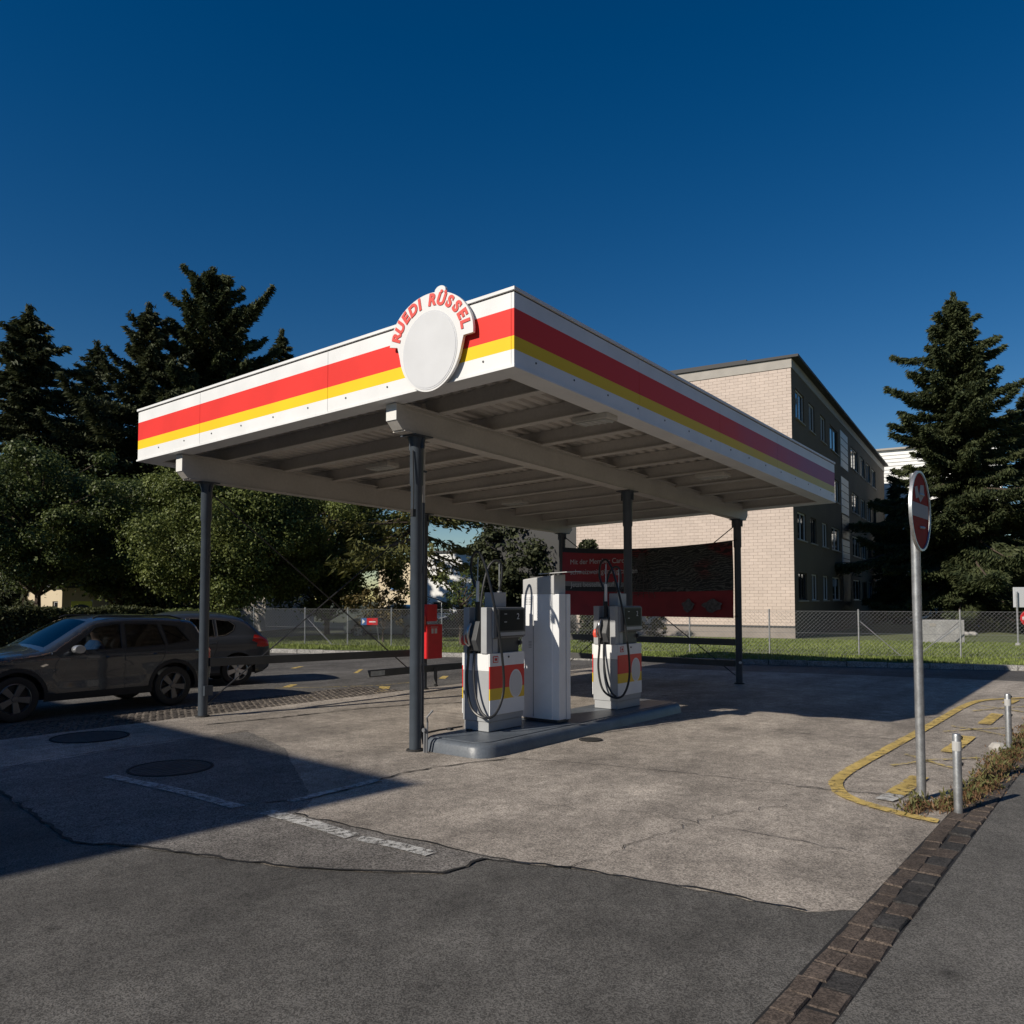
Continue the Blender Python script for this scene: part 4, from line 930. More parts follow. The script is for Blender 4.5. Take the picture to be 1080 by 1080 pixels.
for (x, y, w_, h) in ((17.5, 1.2, .9, .9), (14.2, .8, .25, .7)):
    b = MB(); b.box((x, y, 13.02), (x + w_, y + w_, 13.02 + h)); o = b.build('chimney', 'coping', blk, True); b = MB(); b.box((x - .12, y - .12, 13.02 + h), (x + w_ + .12, y + w_ + .12, 13.1 + h)); b.build('chimney_cap', 'roof_edge', o, True)
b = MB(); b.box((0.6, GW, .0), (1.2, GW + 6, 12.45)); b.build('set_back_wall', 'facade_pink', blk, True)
# the white block behind, its gable half in shade
wb = empty('white_block', (bc[0], bc[1], 0), BR, 'white clad block standing behind the end of the brown apartment facade', 'building')
WX = LW + 2.0
b = MB(); b.box((WX + .05, -8.5, 0), (WX + 20, 8, 14.6)); b.build('wall', 'white_wall', wb, True)
for k in range(46):
    z = .2 + k * .31; b = MB(); b.add([(WX - .02, -8.5, z), (WX - .02, 8, z), (WX + .045, 8, z + .30), (WX + .045, -8.5, z + .30), (WX + .045, -8.5, z), (WX + .045, 8, z)], [(0, 1, 2, 3), (0, 4, 5, 1), (0, 3, 4), (1, 5, 2)]); b.build('cladding_board', 'white_wall', wb, True)
b = MB(); b.box((WX - .25, -8.8, 14.6), (WX + 20.2, 8.2, 14.75)); b.build('flat_roof', 'coping', wb, True)

def simple_house(name, px, D, width, height, depth_, m, label, wins, rz=None, roof=None, frame='window_frame', cat='house'):
    x, y = gxy(px, D); rz = YAW - math.pi / 2 if rz is None else rz        # local x to the right, y away
    h = empty(name, (x, y, 0), rz, label, cat)
    P_ = lambda u, v, d: (u - width / 2, d, v)
    b = MB(); wall_holes(b, width, height, wins, P_); b.box((-width / 2 + .02, .25, 0), (width / 2 - .02, depth_, height - .01))
    b.add([(-width / 2, 0, 0), (-width / 2, depth_, 0), (-width / 2, depth_, height), (-width / 2, 0, height)], [(0, 1, 2, 3)]); b.add([(width / 2, 0, 0), (width / 2, depth_, 0), (width / 2, depth_, height), (width / 2, 0, height)], [(0, 3, 2, 1)])
    b.build('wall', m, h, True, recalc=False)
    for w in wins: window(h, P_, *w, frame, .1, 1 if w[1] - w[0] > 1 else 0)
    if roof == 'gable':
        b = MB(); o_ = .5; hw = width / 2 + o_; rh = depth_ * .32
        b.add([(-hw, -o_, height), (hw, -o_, height), (hw, depth_ / 2, height + rh), (-hw, depth_ / 2, height + rh), (hw, depth_ + o_, height), (-hw, depth_ + o_, height), (-hw, -o_, height - .15), (hw, -o_, height - .15), (hw, depth_ + o_, height - .15), (-hw, depth_ + o_, height - .15)],
              [(0, 1, 2, 3), (3, 2, 4, 5), (0, 3, 5), (1, 4, 2), (0, 6, 7, 1), (5, 4, 8, 9), (6, 9, 8, 7)]); b.build('roof', 'roof_tile', h, True)
    else:
        b = MB(); b.box((-width / 2 - .15, -.15, height), (width / 2 + .15, depth_ + .15, height + .18)); b.build('roof', 'roof_edge', h, True)
    return h
hc = simple_house('cream_building', 423, 70, 4.6, 5.0, 8, 'cream_wall', 'cream rendered building with a blue shaded window seen past the front column', [(1.15, 2.0, 2.6, 3.4), (3.1, 3.9, 2.6, 3.4), (1.2, 2.0, .7, 1.5)], rz=R(-76), cat='building')
hw = simple_house('white_hall', 487, 66, 7.0, 5.6, 12, 'white_wall', 'plain white hall seen between the front column and the near pump', [(.8, 2.4, .6, 1.6)], rz=R(-76), cat='building')
b = MB(); b.box((-1.05, -.02, 2.66), (-.38, .03, 3.34)); b.build('blue_blind', 'blue_blind', hc, True)
hs = simple_house('low_house', 130, 47, 17, 3.4, 8, 'shade_house', 'low shaded house behind the hedge and trees at the left', [(1.2, 3.4, 1.0, 2.3), (6.0, 7.0, .9, 2.4), (7.8, 10.6, .9, 2.4), (12.5, 14.2, 1., 2.3)], roof='gable', rz=R(-58))
hp = simple_house('pale_shed', 47, 40, 2.6, 2.35, 3, 'cream_wall', 'small pale sunlit shed wall behind the hedge at far left', [(1.9, 2.3, .9, 1.7)], rz=R(-78))
# ------------------------------------------------------------------ fence, posts, signs behind
FO = 2.0; FT0, FT1 = -3.2, 25.3; FZ, FHT = .17, 1.28
fo = kp(FT0, FO); fe = empty('chain_link_fence', (fo[0], fo[1], FZ), ang, 'low wire mesh fence on steel posts running along the lawn', 'fence')
posts_px = (268, 322, 367, 413, 466, 568, 640, 727, 811, 905, 1012)
def ft(px):
    d = ray(px, HZ)[:2]; A_ = np.array([[d[0], -KD[0]], [d[1], -KD[1]]]); s, t = np.linalg.solve(A_, kp(0, FO)); return float(t)
FL = FT1 - FT0
for px in posts_px:
    x = min(max(ft(px) - FT0, .02), FL); b = MB(); b.tube([(x, 0, -.1), (x, 0, FHT + .06)], .024, 8); b.build('post', 'galvanised', fe, True, smooth=True)
for px, s in ((905, 1), (1012, -1), (322, 1)):
    x = min(ft(px) - FT0, FL); b = MB(); b.tube([(x, .02, FHT * .8), (x + s * 1.1, .02, 0.02)], .014, 6); b.build('stay', 'wire', fe, True)
b = MB(); sp = .11; wr = .0028; n = int((FL + FHT) / sp)
for k in range(n):
    for sgn in (1, -1):
        xa = k * sp - (FHT if sgn > 0 else 0); xb = xa + FHT; za, zb = (0.02, FHT) if sgn > 0 else (FHT, .02)
        if xa < 0: za += (zb - za) * (-xa) / FHT; xa = 0
        if xb > FL: zb = za + (zb - za) * (FL - xa) / (xb - xa); xb = FL
        if xb - xa < .05: continue
        b.add([(xa, -wr, za), (xa, wr, za), (xa, 0, za + 2 * wr), (xb, -wr, zb), (xb, wr, zb), (xb, 0, zb + 2 * wr)], [(0, 1, 4, 3), (1, 2, 5, 4), (2, 0, 3, 5)])
for z in (.03, FHT * .5, FHT): b.tube([(0, .006, z), (FL, .006, z)], .004, 4)
b.build('wire_mesh', 'wire', fe, True)['kind'] = 'stuff'
# small red and blue board on the fence
q = kp(ft(389), FO - .05); t_ = empty('parking_board', (q[0], q[1], .9), YAW - math.pi / 2, 'small red and blue board wired to the mesh fence', 'sign')
MB().box((-.04, 0, 0), (.34, .02, .24)).build('red_panel', 'box_red', t_, True); MB().box((.04, -.004, .09), (.28, -.001, .13)).build('white_bar', 'sign_white', t_, True)
MB().box((-.24, 0, 0), (-.045, .02, .24)).build('blue_panel', 'blue_sign', t_, True); b = MB(); b.add([(-.2, -.003, .03), (-.1, -.003, .12), (-.2, -.003, .21)], [(0, 1, 2)]); b.build('white_arrow', 'sign_white', t_, True)
b = MB(); b.tube([(.30, .03, 0), (.42, .03, -.72)], .012, 6); b.build('stake', 'galvanised', t_, True)
# yellow board behind the hedge
x, y = gxy(86, 33); t_ = empty('yellow_board', (x, y, 0), R(-58), 'yellow notice board with a dark oval behind the hedge', 'sign')
MB().box((-.45, 0, .75), (.45, .05, 1.72)).build('panel', 'sign_yellow', t_, True, .01)
b = MB(); b.lathe([(0, 0), (.38, 0), (.38, .01)], (0, -.012, 1.42), 'y', 24); b.v = [(x_, y_, 1.42 + (z_ - 1.42) * .45) for x_, y_, z_ in b.v]; b.build('oval_mark', 'black', t_, True)
MB().box((-.26, -.02, 1.385), (.26, -.013, 1.45)).build('pale_bar', 'sticker', t_, True)
for s in (-.42, .42): b = MB(); b.tube([(s, .06, 0), (s, .06, 1.75)], .025, 6); b.build('post', 'window_frame', t_, True)
# low concrete wall at the right
p0 = onz(974, 677, .1); x, y = p0[0], p0[1]
cwl = empty('concrete_wall', (x, y, 0), R(-60), 'short pale concrete wall end on the lawn beside the sign pole', 'wall')
b = MB(); b.box((-.15, 0, -.1), (1.55, .32, .98)); b.build('slab', 'concrete', cwl, True, .02); b = MB(); b.box((.25, -.012, .72), (.48, -.002, .84)); b.build('plaque', 'coping', cwl, True)
b = MB(); b.tube([(.02, -.5, -.1), (1.2, -.35, .75)], .02, 6); b.build('prop_bar', 'galvanised', cwl, True)
# dark picket fence under the spruce
x, y = gxy(1022, 52); pf = empty('picket_fence', (x, y, 0), R(-52), 'dark picket fence in the shade under the large spruce', 'fence')
for k in range(26):
    b = MB(); b.prism([(k * .13, 0), (k * .13 + .09, 0), (k * .13 + .09, .03), (k * .13, .03)], .05, 1.15); b.build('picket', 'blue_sign' if k % 4 == 0 else 'rail_paint', pf, True)
for z in (.3, .9): b = MB(); b.box((-.1, .031, z), (3.45, .07, z + .09)); b.build('cross_bar', 'rail_paint', pf, True)
# sign at the right edge
x, y = onz(1074, 681, .1)[:2]; rs = empty('street_sign', (x, y, .08), YAW - math.pi / 2 - R(3), 'red no entry disc below a grey panel at the right edge', 'road sign')
b = MB(); b.tube([(0, 0, 0), (0, 0, 2.0)], .035, 10); b.build('post', 'galvanised', rs, True, smooth=True)
b = MB(); b.lathe([(0, .12), (.09, .12), (.1, .0)], (0, 0, 0), seg=12); b.build('footing', 'concrete', rs, True)
MB().box((-.1, .04, 1.42), (1.0, .07, 2.16)).build('grey_panel', 'sign_grey', rs, True, .01)
b = MB(); b.lathe([(0, -.02), (.30, -.02), (.31, .0), (0, .0)], (.42, .02, 1.02), 'y', 36); d_ = b.build('disc', 'box_red', rs, True, smooth=True); MB().box((.17, -.008, .97), (.67, .0, 1.08)).build('white_bar', 'sign_white', d_, True)
for k, (px, py, s) in enumerate(((1017, 669, .3), (1026, 669, .22))):
    p = onz(px, py, .1); b = MB(); b.lathe([(0, .0), (s, .0), (s * 1.05, .06), (s * .6, .16), (0, .18)], (p[0], p[1], .06), seg=8); tag(b.build('stone', 'stone'), ('larger', 'smaller')[k] + ' pale stone lying in the grass beside the concrete wall', 'stone')

# the neighbouring building out of the picture at the left: its roof throws the shadow over the foreground
nbp = np.array([5.81, 5.65]) - np.array([math.cos(SUN_AZ + math.pi), math.sin(SUN_AZ + math.pi)]) * 9.0 / math.tan(SUN_EL)
nb = empty('neighbour_building', (nbp[0], nbp[1], 0), R(-4), 'flat roofed building left of the picture whose shadow falls on the forecourt', 'building')
PN = lambda u, v, d: (-.4 - d, u, v)
wins = [(1.2 + k * 3.2, 2.8 + k * 3.2, z, z + 1.5) for k in range(9) for z in (1., 3.8, 6.4)]
b = MB(); wall_holes(b, 32, 8.7, wins, PN); b.box((-16, .0, 0), (-.8, 32, 8.69)); b.build('wall', 'shade_house', nb, True, recalc=False)
for w in wins: window(nb, PN, *w, 'window_frame', .12, 1)
b = MB(); b.box((-16.4, -.02, 8.7), (0, 32.4, 9.0)); b.build('flat_roof', 'coping', nb, True)

# unseen house rows added behind the camera to block low sky and deepen shade
for k, (xa, ln, hh_, lb, m_) in enumerate(((-34., 30., 9.5, 'added dark house row behind the viewer, unseen, blocking low sky light', 'facade_dark'), (2., 34., 11.5, 'taller added brown house row right of the viewer, unseen, blocking low sky light', 'plinth'))):
    oh = empty('added_house_row', (xa, -15, 0), 0, lb, 'building', 'added unseen house rows blocking sky light')
    PO = lambda u, v, d: (u, -d, v)
    wins = [(1.2 + q * 2.9, 2.6 + q * 2.9, z, z + 1.4) for q in range(int(ln / 2.9) - 1) for z in np.arange(1., hh_ - 1.8, 2.8)]
    b = MB(); wall_holes(b, ln, hh_, wins, PO); b.box((0.01, -10, 0), (ln - .01, -.3, hh_ - .01)); b.build('wall', m_, oh, True, recalc=False)
    for w in wins: window(oh, PO, *w, 'window_frame', .1, 1, False)
    b = MB(); b.add([(-.4, .5, hh_), (ln + .4, .5, hh_), (ln + .4, -5, hh_ + 3.2), (-.4, -5, hh_ + 3.2), (ln + .4, -10.5, hh_), (-.4, -10.5, hh_)], [(0, 1, 2, 3), (3, 2, 4, 5), (0, 3, 5), (1, 4, 2), (0, 5, 4, 1)]); b.build('roof', 'roof_tile', oh, True)

# ================================================================== CARS
mat('car_grey', (.048, .056, .066), .25, metal=.45, coat=1., var=.04, vscale=2); mat('car_blue_grey', (.05, .06, .075), .3, metal=.4, coat=.7)
mat('car_dark', (.02, .021, .023), .3, coat=.5); mat('car_silver', (.33, .34, .35), .3, metal=.5, coat=.6)
mat('plastic', (.018, .018, .019), .6); mat('tail_red', (.55, .012, .012), .18, coat=.5); mat('lamp_clear', (.5, .52, .55), .12, coat=.8); mat('alloy', (.6, .6, .6), .28, metal=.9); mat('alloy_dark', (.16, .16, .16), .35, metal=.7)
mat('seat_cloth', (.02, .02, .022), .9); mat('chrome', (.75, .75, .75), .15, metal=1)
def carglass(name, tint, mixf):
    m = bpy.data.materials.new(name); m.use_nodes = True; n = m.node_tree.nodes; l = m.node_tree.links; n.remove(n['Principled BSDF'])
    t = n.new('ShaderNodeBsdfTransparent'); t.inputs[0].default_value = tint + (1,); g = n.new('ShaderNodeBsdfGlossy'); g.inputs['Roughness'].default_value = .02; fr = n.new('ShaderNodeFresnel'); fr.inputs[0].default_value = 1.5
    ad = n.new('ShaderNodeMath'); ad.operation = 'MULTIPLY_ADD'; ad.inputs[1].default_value = 1.0; ad.inputs[2].default_value = mixf; l.new(fr.outputs[0], ad.inputs[0])
    mx = n.new('ShaderNodeMixShader'); l.new(ad.outputs[0], mx.inputs[0]); l.new(t.outputs[0], mx.inputs[1]); l.new(g.outputs[0], mx.inputs[2]); l.new(mx.outputs[0], n['Material Output'].inputs[0]); M[name] = m
carglass('car_glass', (.30, .33, .35), .03); carglass('car_glass_dark', (.12, .13, .14), .03)
def pip(p, poly):
    x, y = p; ins = False; j = len(poly) - 1
    for i in range(len(poly)):
        if (poly[i][1] > y) != (poly[j][1] > y) and x < (poly[j][0] - poly[i][0]) * (y - poly[i][1]) / (poly[j][1] - poly[i][1]) + poly[i][0]: ins = not ins
        j = i
    return ins
def dense(poly, step, closed=True):
    out = []; n = len(poly)
    for i in range(n if closed else n - 1):
        a = np.array(poly[i], float); c = np.array(poly[(i + 1) % n], float); k = max(1, int(np.linalg.norm(c - a) / step)); out += [tuple(a + (c - a) * q / k) for q in range(k)]
    if not closed: out.append(tuple(map(float, poly[-1])))
    return out
def make_car(name, loc, rz, label, paint, spec, group='cars parked around the station'):
    t = empty(name, loc, rz, label, 'car', group)
    Wd = spec['width'] / 2; top = spec['top']; zb = spec['sill']; wr_ = spec['wheel']; wx = spec['axles']; ar = wr_ + .055; L = spec['length']; belt = spec['belt']
    clad = clad_ = spec.get('clad', .12)
    topo = [np.array(p, float) for p in top]
    topc = [tuple(p) for p in chaikin(topo, 2)]
    # bottom edge with the wheel arches
    bot = [(topc[-1][0], topc[-1][1])]
    for xw in sorted(wx, reverse=True):
        a0 = math.asin(max(-1, min(1, (zb - wr_) / ar)))
        bot += [(xw + ar * math.cos(a), wr_ + ar * math.sin(a)) for a in np.linspace(a0, math.pi - a0, 15)]
    bot += [topc[0]]
    outer = dense(topc, .05, False)[:-1] + dense(bot, .06, False)[:-1]
    wins = [dense(w, .05) for w in spec['windows']]
    pts = []; edges = []
    for poly in [outer] + wins:
        o = len(pts); k = len(poly); pts += poly; edges += [(o + i, o + (i + 1) % k) for i in range(k)]
    for x in np.arange(.04, L, .065):
        for z in np.arange(zb + .03, spec['height'], .055):
            if pip((x, z), outer): pts.append((x + .01 * math.sin(z * 40), z))
    tl = np.array(dense(topc, .05, False)); tl_ = tl
    for dd in (.01, .025, .045, .07):
        for i in range(2, len(tl) - 2):
            tv = tl[i + 1] - tl[i - 1]; nn = np.array([tv[1], -tv[0]]) / max(np.linalg.norm(tv), 1e-6); p_ = tl[i] + nn * dd
            if pip(p_, outer): pts.append(tuple(p_))
    if spec.get('arch', 0) > 0:
        ca_ = ar + spec['arch']; zc_ = zb + spec['clad']; a0 = math.asin((zc_ - wr_) / ca_)
        cut = [(topc[-1][0], zc_)]
        for xw in sorted(wx, reverse=True): cut += [(xw + ca_ * math.cos(a), wr_ + ca_ * math.sin(a)) for a in np.linspace(a0, math.pi - a0, 17)]
        cut += [(topc[0][0], zc_)]; cut = dense(cut, .05, False); o = len(pts); pts += cut; edges += [(o + i, o + i + 1) for i in range(len(cut) - 1)]
    else:
        zc_ = zb + clad_; o = len(pts); cut = dense([(topc[0][0], zc_), (topc[-1][0], zc_)], .06, False); pts += cut; edges += [(o + i, o + i + 1) for i in range(len(cut) - 1)]
    res = delaunay_2d_cdt([Vector(p) for p in pts], edges, [], 0, 1e-4); V2 = [tuple(v) for v in res[0]]; F2 = res[2]
    RR = .075
    def wid(x, z):
        w = Wd - .10 * max(0, (.55 - x) / .55) ** 2 - .13 * max(0, (x - (L - .55)) / .55) ** 2
        if z > belt: w -= (z - belt) * .34 + .02 * min(1, (z - belt) / .03)
        elif z > belt - .12: w -= .0
        w -= .035 * max(0, (.50 - z) / .30) ** 2
        w += .012 * math.exp(-((z - (belt - .10)) / .05) ** 2) - .014 * math.exp(-((z - .55) / .10) ** 2) * (1 if min(abs(x - a) for a in wx) > .55 else 0)
        d_ = np.min(np.hypot(tl_[:, 0] - x, tl_[:, 1] - z))
        if d_ < RR: w -= RR - math.sqrt(max(0, RR * RR - (RR - d_) ** 2))
        return w
    W3 = [wid(x, z) for x, z in V2]
    groups = {'body': [], 'clad': []}; wf = [[] for _ in wins]
    for f in F2:
        c = (sum(V2[i][0] for i in f) / 3, sum(V2[i][1] for i in f) / 3)
        if not pip(c, outer): continue
        k = next((i for i, w in enumerate(wins) if pip(c, w)), None)
        if k is not None: wf[k].append(f); continue
        near = min(math.hypot(c[0] - a, c[1] - wr_) for a in wx)
        groups['clad' if (c[1] < zb + clad or near < ar + spec.get('arch', .05)) else 'body'].append(f)
    def side(fs, s, off=0.):
        idx = sorted({i for f in fs for i in f}); mp = {k: j for j, k in enumerate(idx)}
        b = MB(); b.add([(V2[i][0], s * (W3[i] + off), V2[i][1]) for i in idx], [tuple(mp[i] for i in f) for f in fs]); return b
    body = MB(); cl = MB()
    for s in (-1, 1): 
        q = side(groups['body'], s); body.add(q.v, q.f); q = side(groups['clad'], s, .006); cl.add(q.v, q.f)
    # the surface across the car: nose, bonnet, windscreen, roof, tail
    NS = 10; ws, we = spec['screen']; rs_, re_ = spec['rear']
    glassF, glassR = MB(), MB(); cr = .055
    rows_ = []
    for i, (x, z) in enumerate(tl):
        tv = tl[min(i + 1, len(tl) - 1)] - tl[max(i - 1, 0)]; nn = np.array([-tv[1], tv[0]]); nn = nn / max(np.linalg.norm(nn), 1e-6); w = wid(x, z); r_ = []
        end = .10 if (z < belt - .02 and (x < .5 or x > L - .4)) else cr
        for k in range(NS + 1):
            s = -1 + 2 * k / NS; s = math.copysign(abs(s) ** .8, s); o_ = end * (1 - s * s); r_.append((x + nn[0] * o_, s * w, z + nn[1] * o_))
        rows_.append(r_)
    for i in range(len(rows_) - 1):
        xm = (tl[i][0] + tl[i + 1][0]) / 2; zm = (tl[i][1] + tl[i + 1][1]) / 2
        for k in range(NS):
            quad = [rows_[i][k], rows_[i + 1][k], rows_[i + 1][k + 1], rows_[i][k + 1]]; tgt = body
            if 0 < k < NS - 1:
                if ws < xm < we and zm > belt - .05: tgt = glassF
                elif rs_ < xm < re_ and zm > belt - .02: tgt = glassR
            if zm < zb + .2 and tgt is body: tgt = cl
            tgt.add(quad, [(0, 1, 2, 3)])
    def weld(b):
        d = {}; mp = []; nv = []
        for p in b.v:
            key = (round(p[0], 4), round(p[1], 4), round(p[2], 4))
            if key not in d: d[key] = len(nv); nv.append(p)
            mp.append(d[key])
        b.v = nv; b.f = [tuple(mp[i] for i in f) for f in b.f]; b.f = [f for f in b.f if len(set(f)) == len(f)]; b.m = [0] * len(b.f); return b
    bd = weld(body).build('body', paint, t, True, smooth=True); weld(cl).build('lower_trim', 'plastic', t, True, smooth=True)
    if glassF.f: weld(glassF).build('windscreen', 'car_glass', t, True, smooth=True)
    if glassR.f: weld(glassR).build('rear_window', 'car_glass_dark', t, True, smooth=True)
    for k, fs in enumerate(wf):
        for s in (-1, 1): 
            q = weld(side(fs, s, -.012)).build('side_window', 'car_glass' if k == 0 else spec.get('rearglass', 'car_glass_dark'), t, True, smooth=True)
            fr = MB(); w = wins[k]; fr.tube([(x, s * (wid(x, z) - .002), z) for x, z in w] + [(w[0][0], s * (wid(*w[0]) - .002), w[0][1])], .009, 5, cap=False); fr.build('window_seal', spec.get('seal', 'plastic'), q, True)
    def on_side(poly, m, nm, off=.006, par=t, sides=(-1, 1)):
        P_ = dense(poly, .04); r2 = delaunay_2d_cdt([Vector(p) for p in P_] + [Vector((x, z)) for x in np.arange(min(p[0] for p in P_), max(p[0] for p in P_), .04) for z in np.arange(min(p[1] for p in P_), max(p[1] for p in P_), .04) if pip((x, z), P_)], [(i, (i + 1) % len(P_)) for i in range(len(P_))], [], 0, 1e-4)
        for s in sides:
            b = MB(); b.add([(v.x, s * (wid(v.x, v.y) + off), v.y) for v in r2[0]], [f for f in r2[2] if pip((sum(r2[0][i].x for i in f) / 3, sum(r2[0][i].y for i in f) / 3), P_)]); b.build(nm, m, par, True, smooth=True)
    for sm in spec['seams']:
        for s in (-1, 1):
            b = MB(); pl = dense(sm, .06, False); b.tube([(x, s * (wid(x, z) - .001), z) for x, z in pl], .0045, 4); b.build('door_seam', 'black', bd, True)
    for (x, z) in spec['handles']:
        for s in (-1, 1):
            w = wid(x, z); b = MB(); b.tube([(x - .10, s * (w + .004), z), (x - .08, s * (w + .03), z + .005), (x + .08, s * (w + .03), z + .008), (x + .10, s * (w + .004), z + .005)], .013, 8); b.build('door_handle', paint, bd, True, smooth=True)
    for poly, m, nm in spec['lamps']: on_side(poly, m, nm)
    mx_, mz_ = spec['mirror']
    for s in (-1, 1):
        w = wid(mx_, mz_); b = MB(); b.lathe([(0, -.10), (.04, -.095), (.065, -.05), (.072, .02), (.06, .07), (0, .075)], (0, 0, 0), 'y', 14)
        b.v = [(mx_ + x * 1.15 + (.02 if x > 0 else 0), s * (w + .13) + y * s, mz_ + .06 + z * .95) for x, y, z in b.v]; b.build('mirror', spec.get('mirror_mat', paint), t, True, smooth=True)
        b = MB(); b.tube([(mx_, s * (w - .02), mz_ + .01), (mx_, s * (w + .08), mz_ + .03)], .022, 6); b.build('mirror_arm', 'plastic', t, True)
    # wheels
    for xw in wx:
        for s in (-1, 1):
            wh = bpy.data.objects.new('wheel', None); COL.objects.link(wh); wh.parent = t; wh.location = (xw, s * (Wd - .125), wr_); wh.rotation_euler = (0, random.uniform(0, 1), math.pi if s > 0 else 0)
            r = wr_; ri = r * .68
            b = MB(); b.lathe([(ri, -.095), (r * .85, -.108), (r * .96, -.10), (r, -.07), (r, .07), (r * .96, .10), (r * .85, .108), (ri, .095)], (0, 0, 0), 'y', 36); b.build('tyre', 'rubber', wh, True, smooth=True)
            b = MB(); b.lathe([(ri, -.095), (ri * .95, -.10), (ri * .90, -.07), (ri * .88, .06), (ri, .095)], (0, 0, 0), 'y', 36); b.lathe([(0, -.035), (ri * .9, -.03), (ri * .9, -.02)], (0, 0, 0), 'y', 24, 1)
            rim = b.build('rim', [spec['alloy'], 'black'], wh, True, smooth=True)
            for k in range(5):
                a = 2 * math.pi * k / 5; b = MB(); ca, sa = math.cos(a), math.sin(a)
                def rp(rr, tt, yy): return (rr * ca - tt * sa, yy, rr * sa + tt * ca)
                b.add([rp(.03, -.035, -.085), rp(ri * .93, -.052, -.095), rp(ri * .93, .052, -.095), rp(.03, .035, -.085), rp(.03, -.04, -.05), rp(ri * .93, -.06, -.06), rp(ri * .93, .06, -.06), rp(.03, .04, -.05)], [(0, 1, 2, 3), (4, 7, 6, 5), (0, 4, 5, 1), (1, 5, 6, 2), (2, 6, 7, 3), (3, 7, 4, 0)])
                b.build('spoke', spec['alloy'], rim, True, .006)
            b = MB(); b.lathe([(0, -.10), (.04, -.098), (.05, -.08), (.05, -.05)], (0, 0, 0), 'y', 14); b.build('hub_cap', spec['alloy'], rim, True, smooth=True)
    # cabin: floor, seats, dashboard, steering wheel, dark wheel wells
    MB().box((.35, -Wd + .13, zb + .02), (L - .3, Wd - .13, zb + .14)).build('floor_pan', 'black', t, True)
    for xw in wx: MB().box((xw - ar + .02, -Wd + .26, zb), (xw + ar - .02, Wd - .26, zb + .5)).build('wheel_well', 'black', t, True)
    for (x, y) in spec['seats']:
        b = MB(); b.box((x, y - .24, zb + .14), (x + .5, y + .24, zb + .38)); s_ = b.build('seat', 'seat_cloth', t, True, .04)
        b = MB(); b.add([(x + .42, y - .23, zb + .38), (x + .55, y - .23, zb + .38), (x + .55, y + .23, zb + .38), (x + .42, y + .23, zb + .38), (x + .62, y - .2, zb + .95), (x + .72, y - .2, zb + .95), (x + .72, y + .2, zb + .95), (x + .62, y + .2, zb + .95)], [(0, 3, 2, 1), (4, 5, 6, 7), (0, 1, 5, 4), (1, 2, 6, 5), (2, 3, 7, 6), (3, 0, 4, 7)]); b.build('seat_back', 'seat_cloth', s_, True, .03)
        b = MB(); b.box((x + .66, y - .11, zb + .98), (x + .74, y + .11, zb + 1.12)); b.build('head_rest', 'seat_cloth', s_, True, .03)
    dx = spec['dash']; MB().box((dx - .35, -Wd + .2, belt - .35), (dx + .12, Wd - .2, belt - .06)).build('dashboard', 'plastic', t, True, .05)
    b = MB(); c0 = Vector((dx + .22, -.36, belt - .02)); ax = Vector((1, 0, .45)).normalized(); u = Vector((0, 1, 0)); v_ = ax.cross(u); b.tube([c0 + (u * math.cos(a) + v_ * math.sin(a)) * .18 for a in np.linspace(0, 2 * math.pi, 25)], .014, 6, cap=False); b.tube([c0, c0 - ax * .25], .03, 6); b.build('steering_wheel', 'plastic', t, True, smooth=True)
    return t
# local x runs from nose (0) to tail, near side is -y
suv = dict(length=4.05, width=1.76, height=1.52, sill=.26, wheel=.335, axles=(.80, 3.25), belt=.985, clad=.11, arch=.06,
    top=[(.10, .30), (.02, .42), (.0, .62), (.04, .80), (.16, .89), (.6, .945), (1.12, 1.0), (1.25, 1.03), (1.86, 1.40), (2.05, 1.465), (2.5, 1.50), (3.1, 1.485), (3.55, 1.44), (3.72, 1.40), (3.88, 1.12), (3.97, .98), (4.02, .80), (4.05, .6), (4.03, .42), (3.93, .32)],
    windows=[[(1.52, 1.0), (1.98, 1.345), (2.30, 1.395), (2.38, 1.395), (2.36, 1.005)], [(2.44, 1.008), (2.45, 1.395), (3.0, 1.375), (3.10, 1.03)], [(3.16, 1.035), (3.08, 1.37), (3.35, 1.33), (3.55, 1.08)]],
    screen=(1.28, 1.90), rear=(3.70, 3.90), seams=[[(1.42, .96), (1.34, .80), (1.36, .45), (1.42, .36)], [(2.40, 1.0), (2.41, .5), (2.40, .36)], [(3.12, 1.0), (3.05, .80), (2.90, .62)], [(1.36, .37), (2.86, .37)], [(.20, .86), (.7, .91), (1.30, .955)]],
    handles=[(2.20, .88), (2.98, .89)], lamps=[([(.04, .66), (.30, .72), (.38, .80), (.10, .80)], 'lamp_clear', 'headlight'), ([(3.86, .80), (3.95, .96), (4.0, .90), (4.02, .74), (3.88, .72)], 'tail_red', 'tail_light'), ([(1.12, .80), (1.2, .83), (1.24, .81), (1.16, .78)], 'chrome', 'side_badge')],
    mirror=(1.60, .97), mirror_mat='car_silver', alloy='alloy_dark', seats=((1.78, -.36), (1.78, .36), (2.7, -.36), (2.7, .36)), dash=1.5)
s1_ = make_car('parked_car', (4.18, 13.95, .004), 0, 'grey estate car with a driver inside at the left edge of the picture', 'car_grey', suv)
for s in (-1, 1):
    b = MB(); b.tube([(2.0, s * .60, 1.49), (2.1, s * .60, 1.525), (3.3, s * .60, 1.51), (3.5, s * .6, 1.46)], .014, 6); b.build('roof_rail', 'plastic', s1_, True, smooth=True)
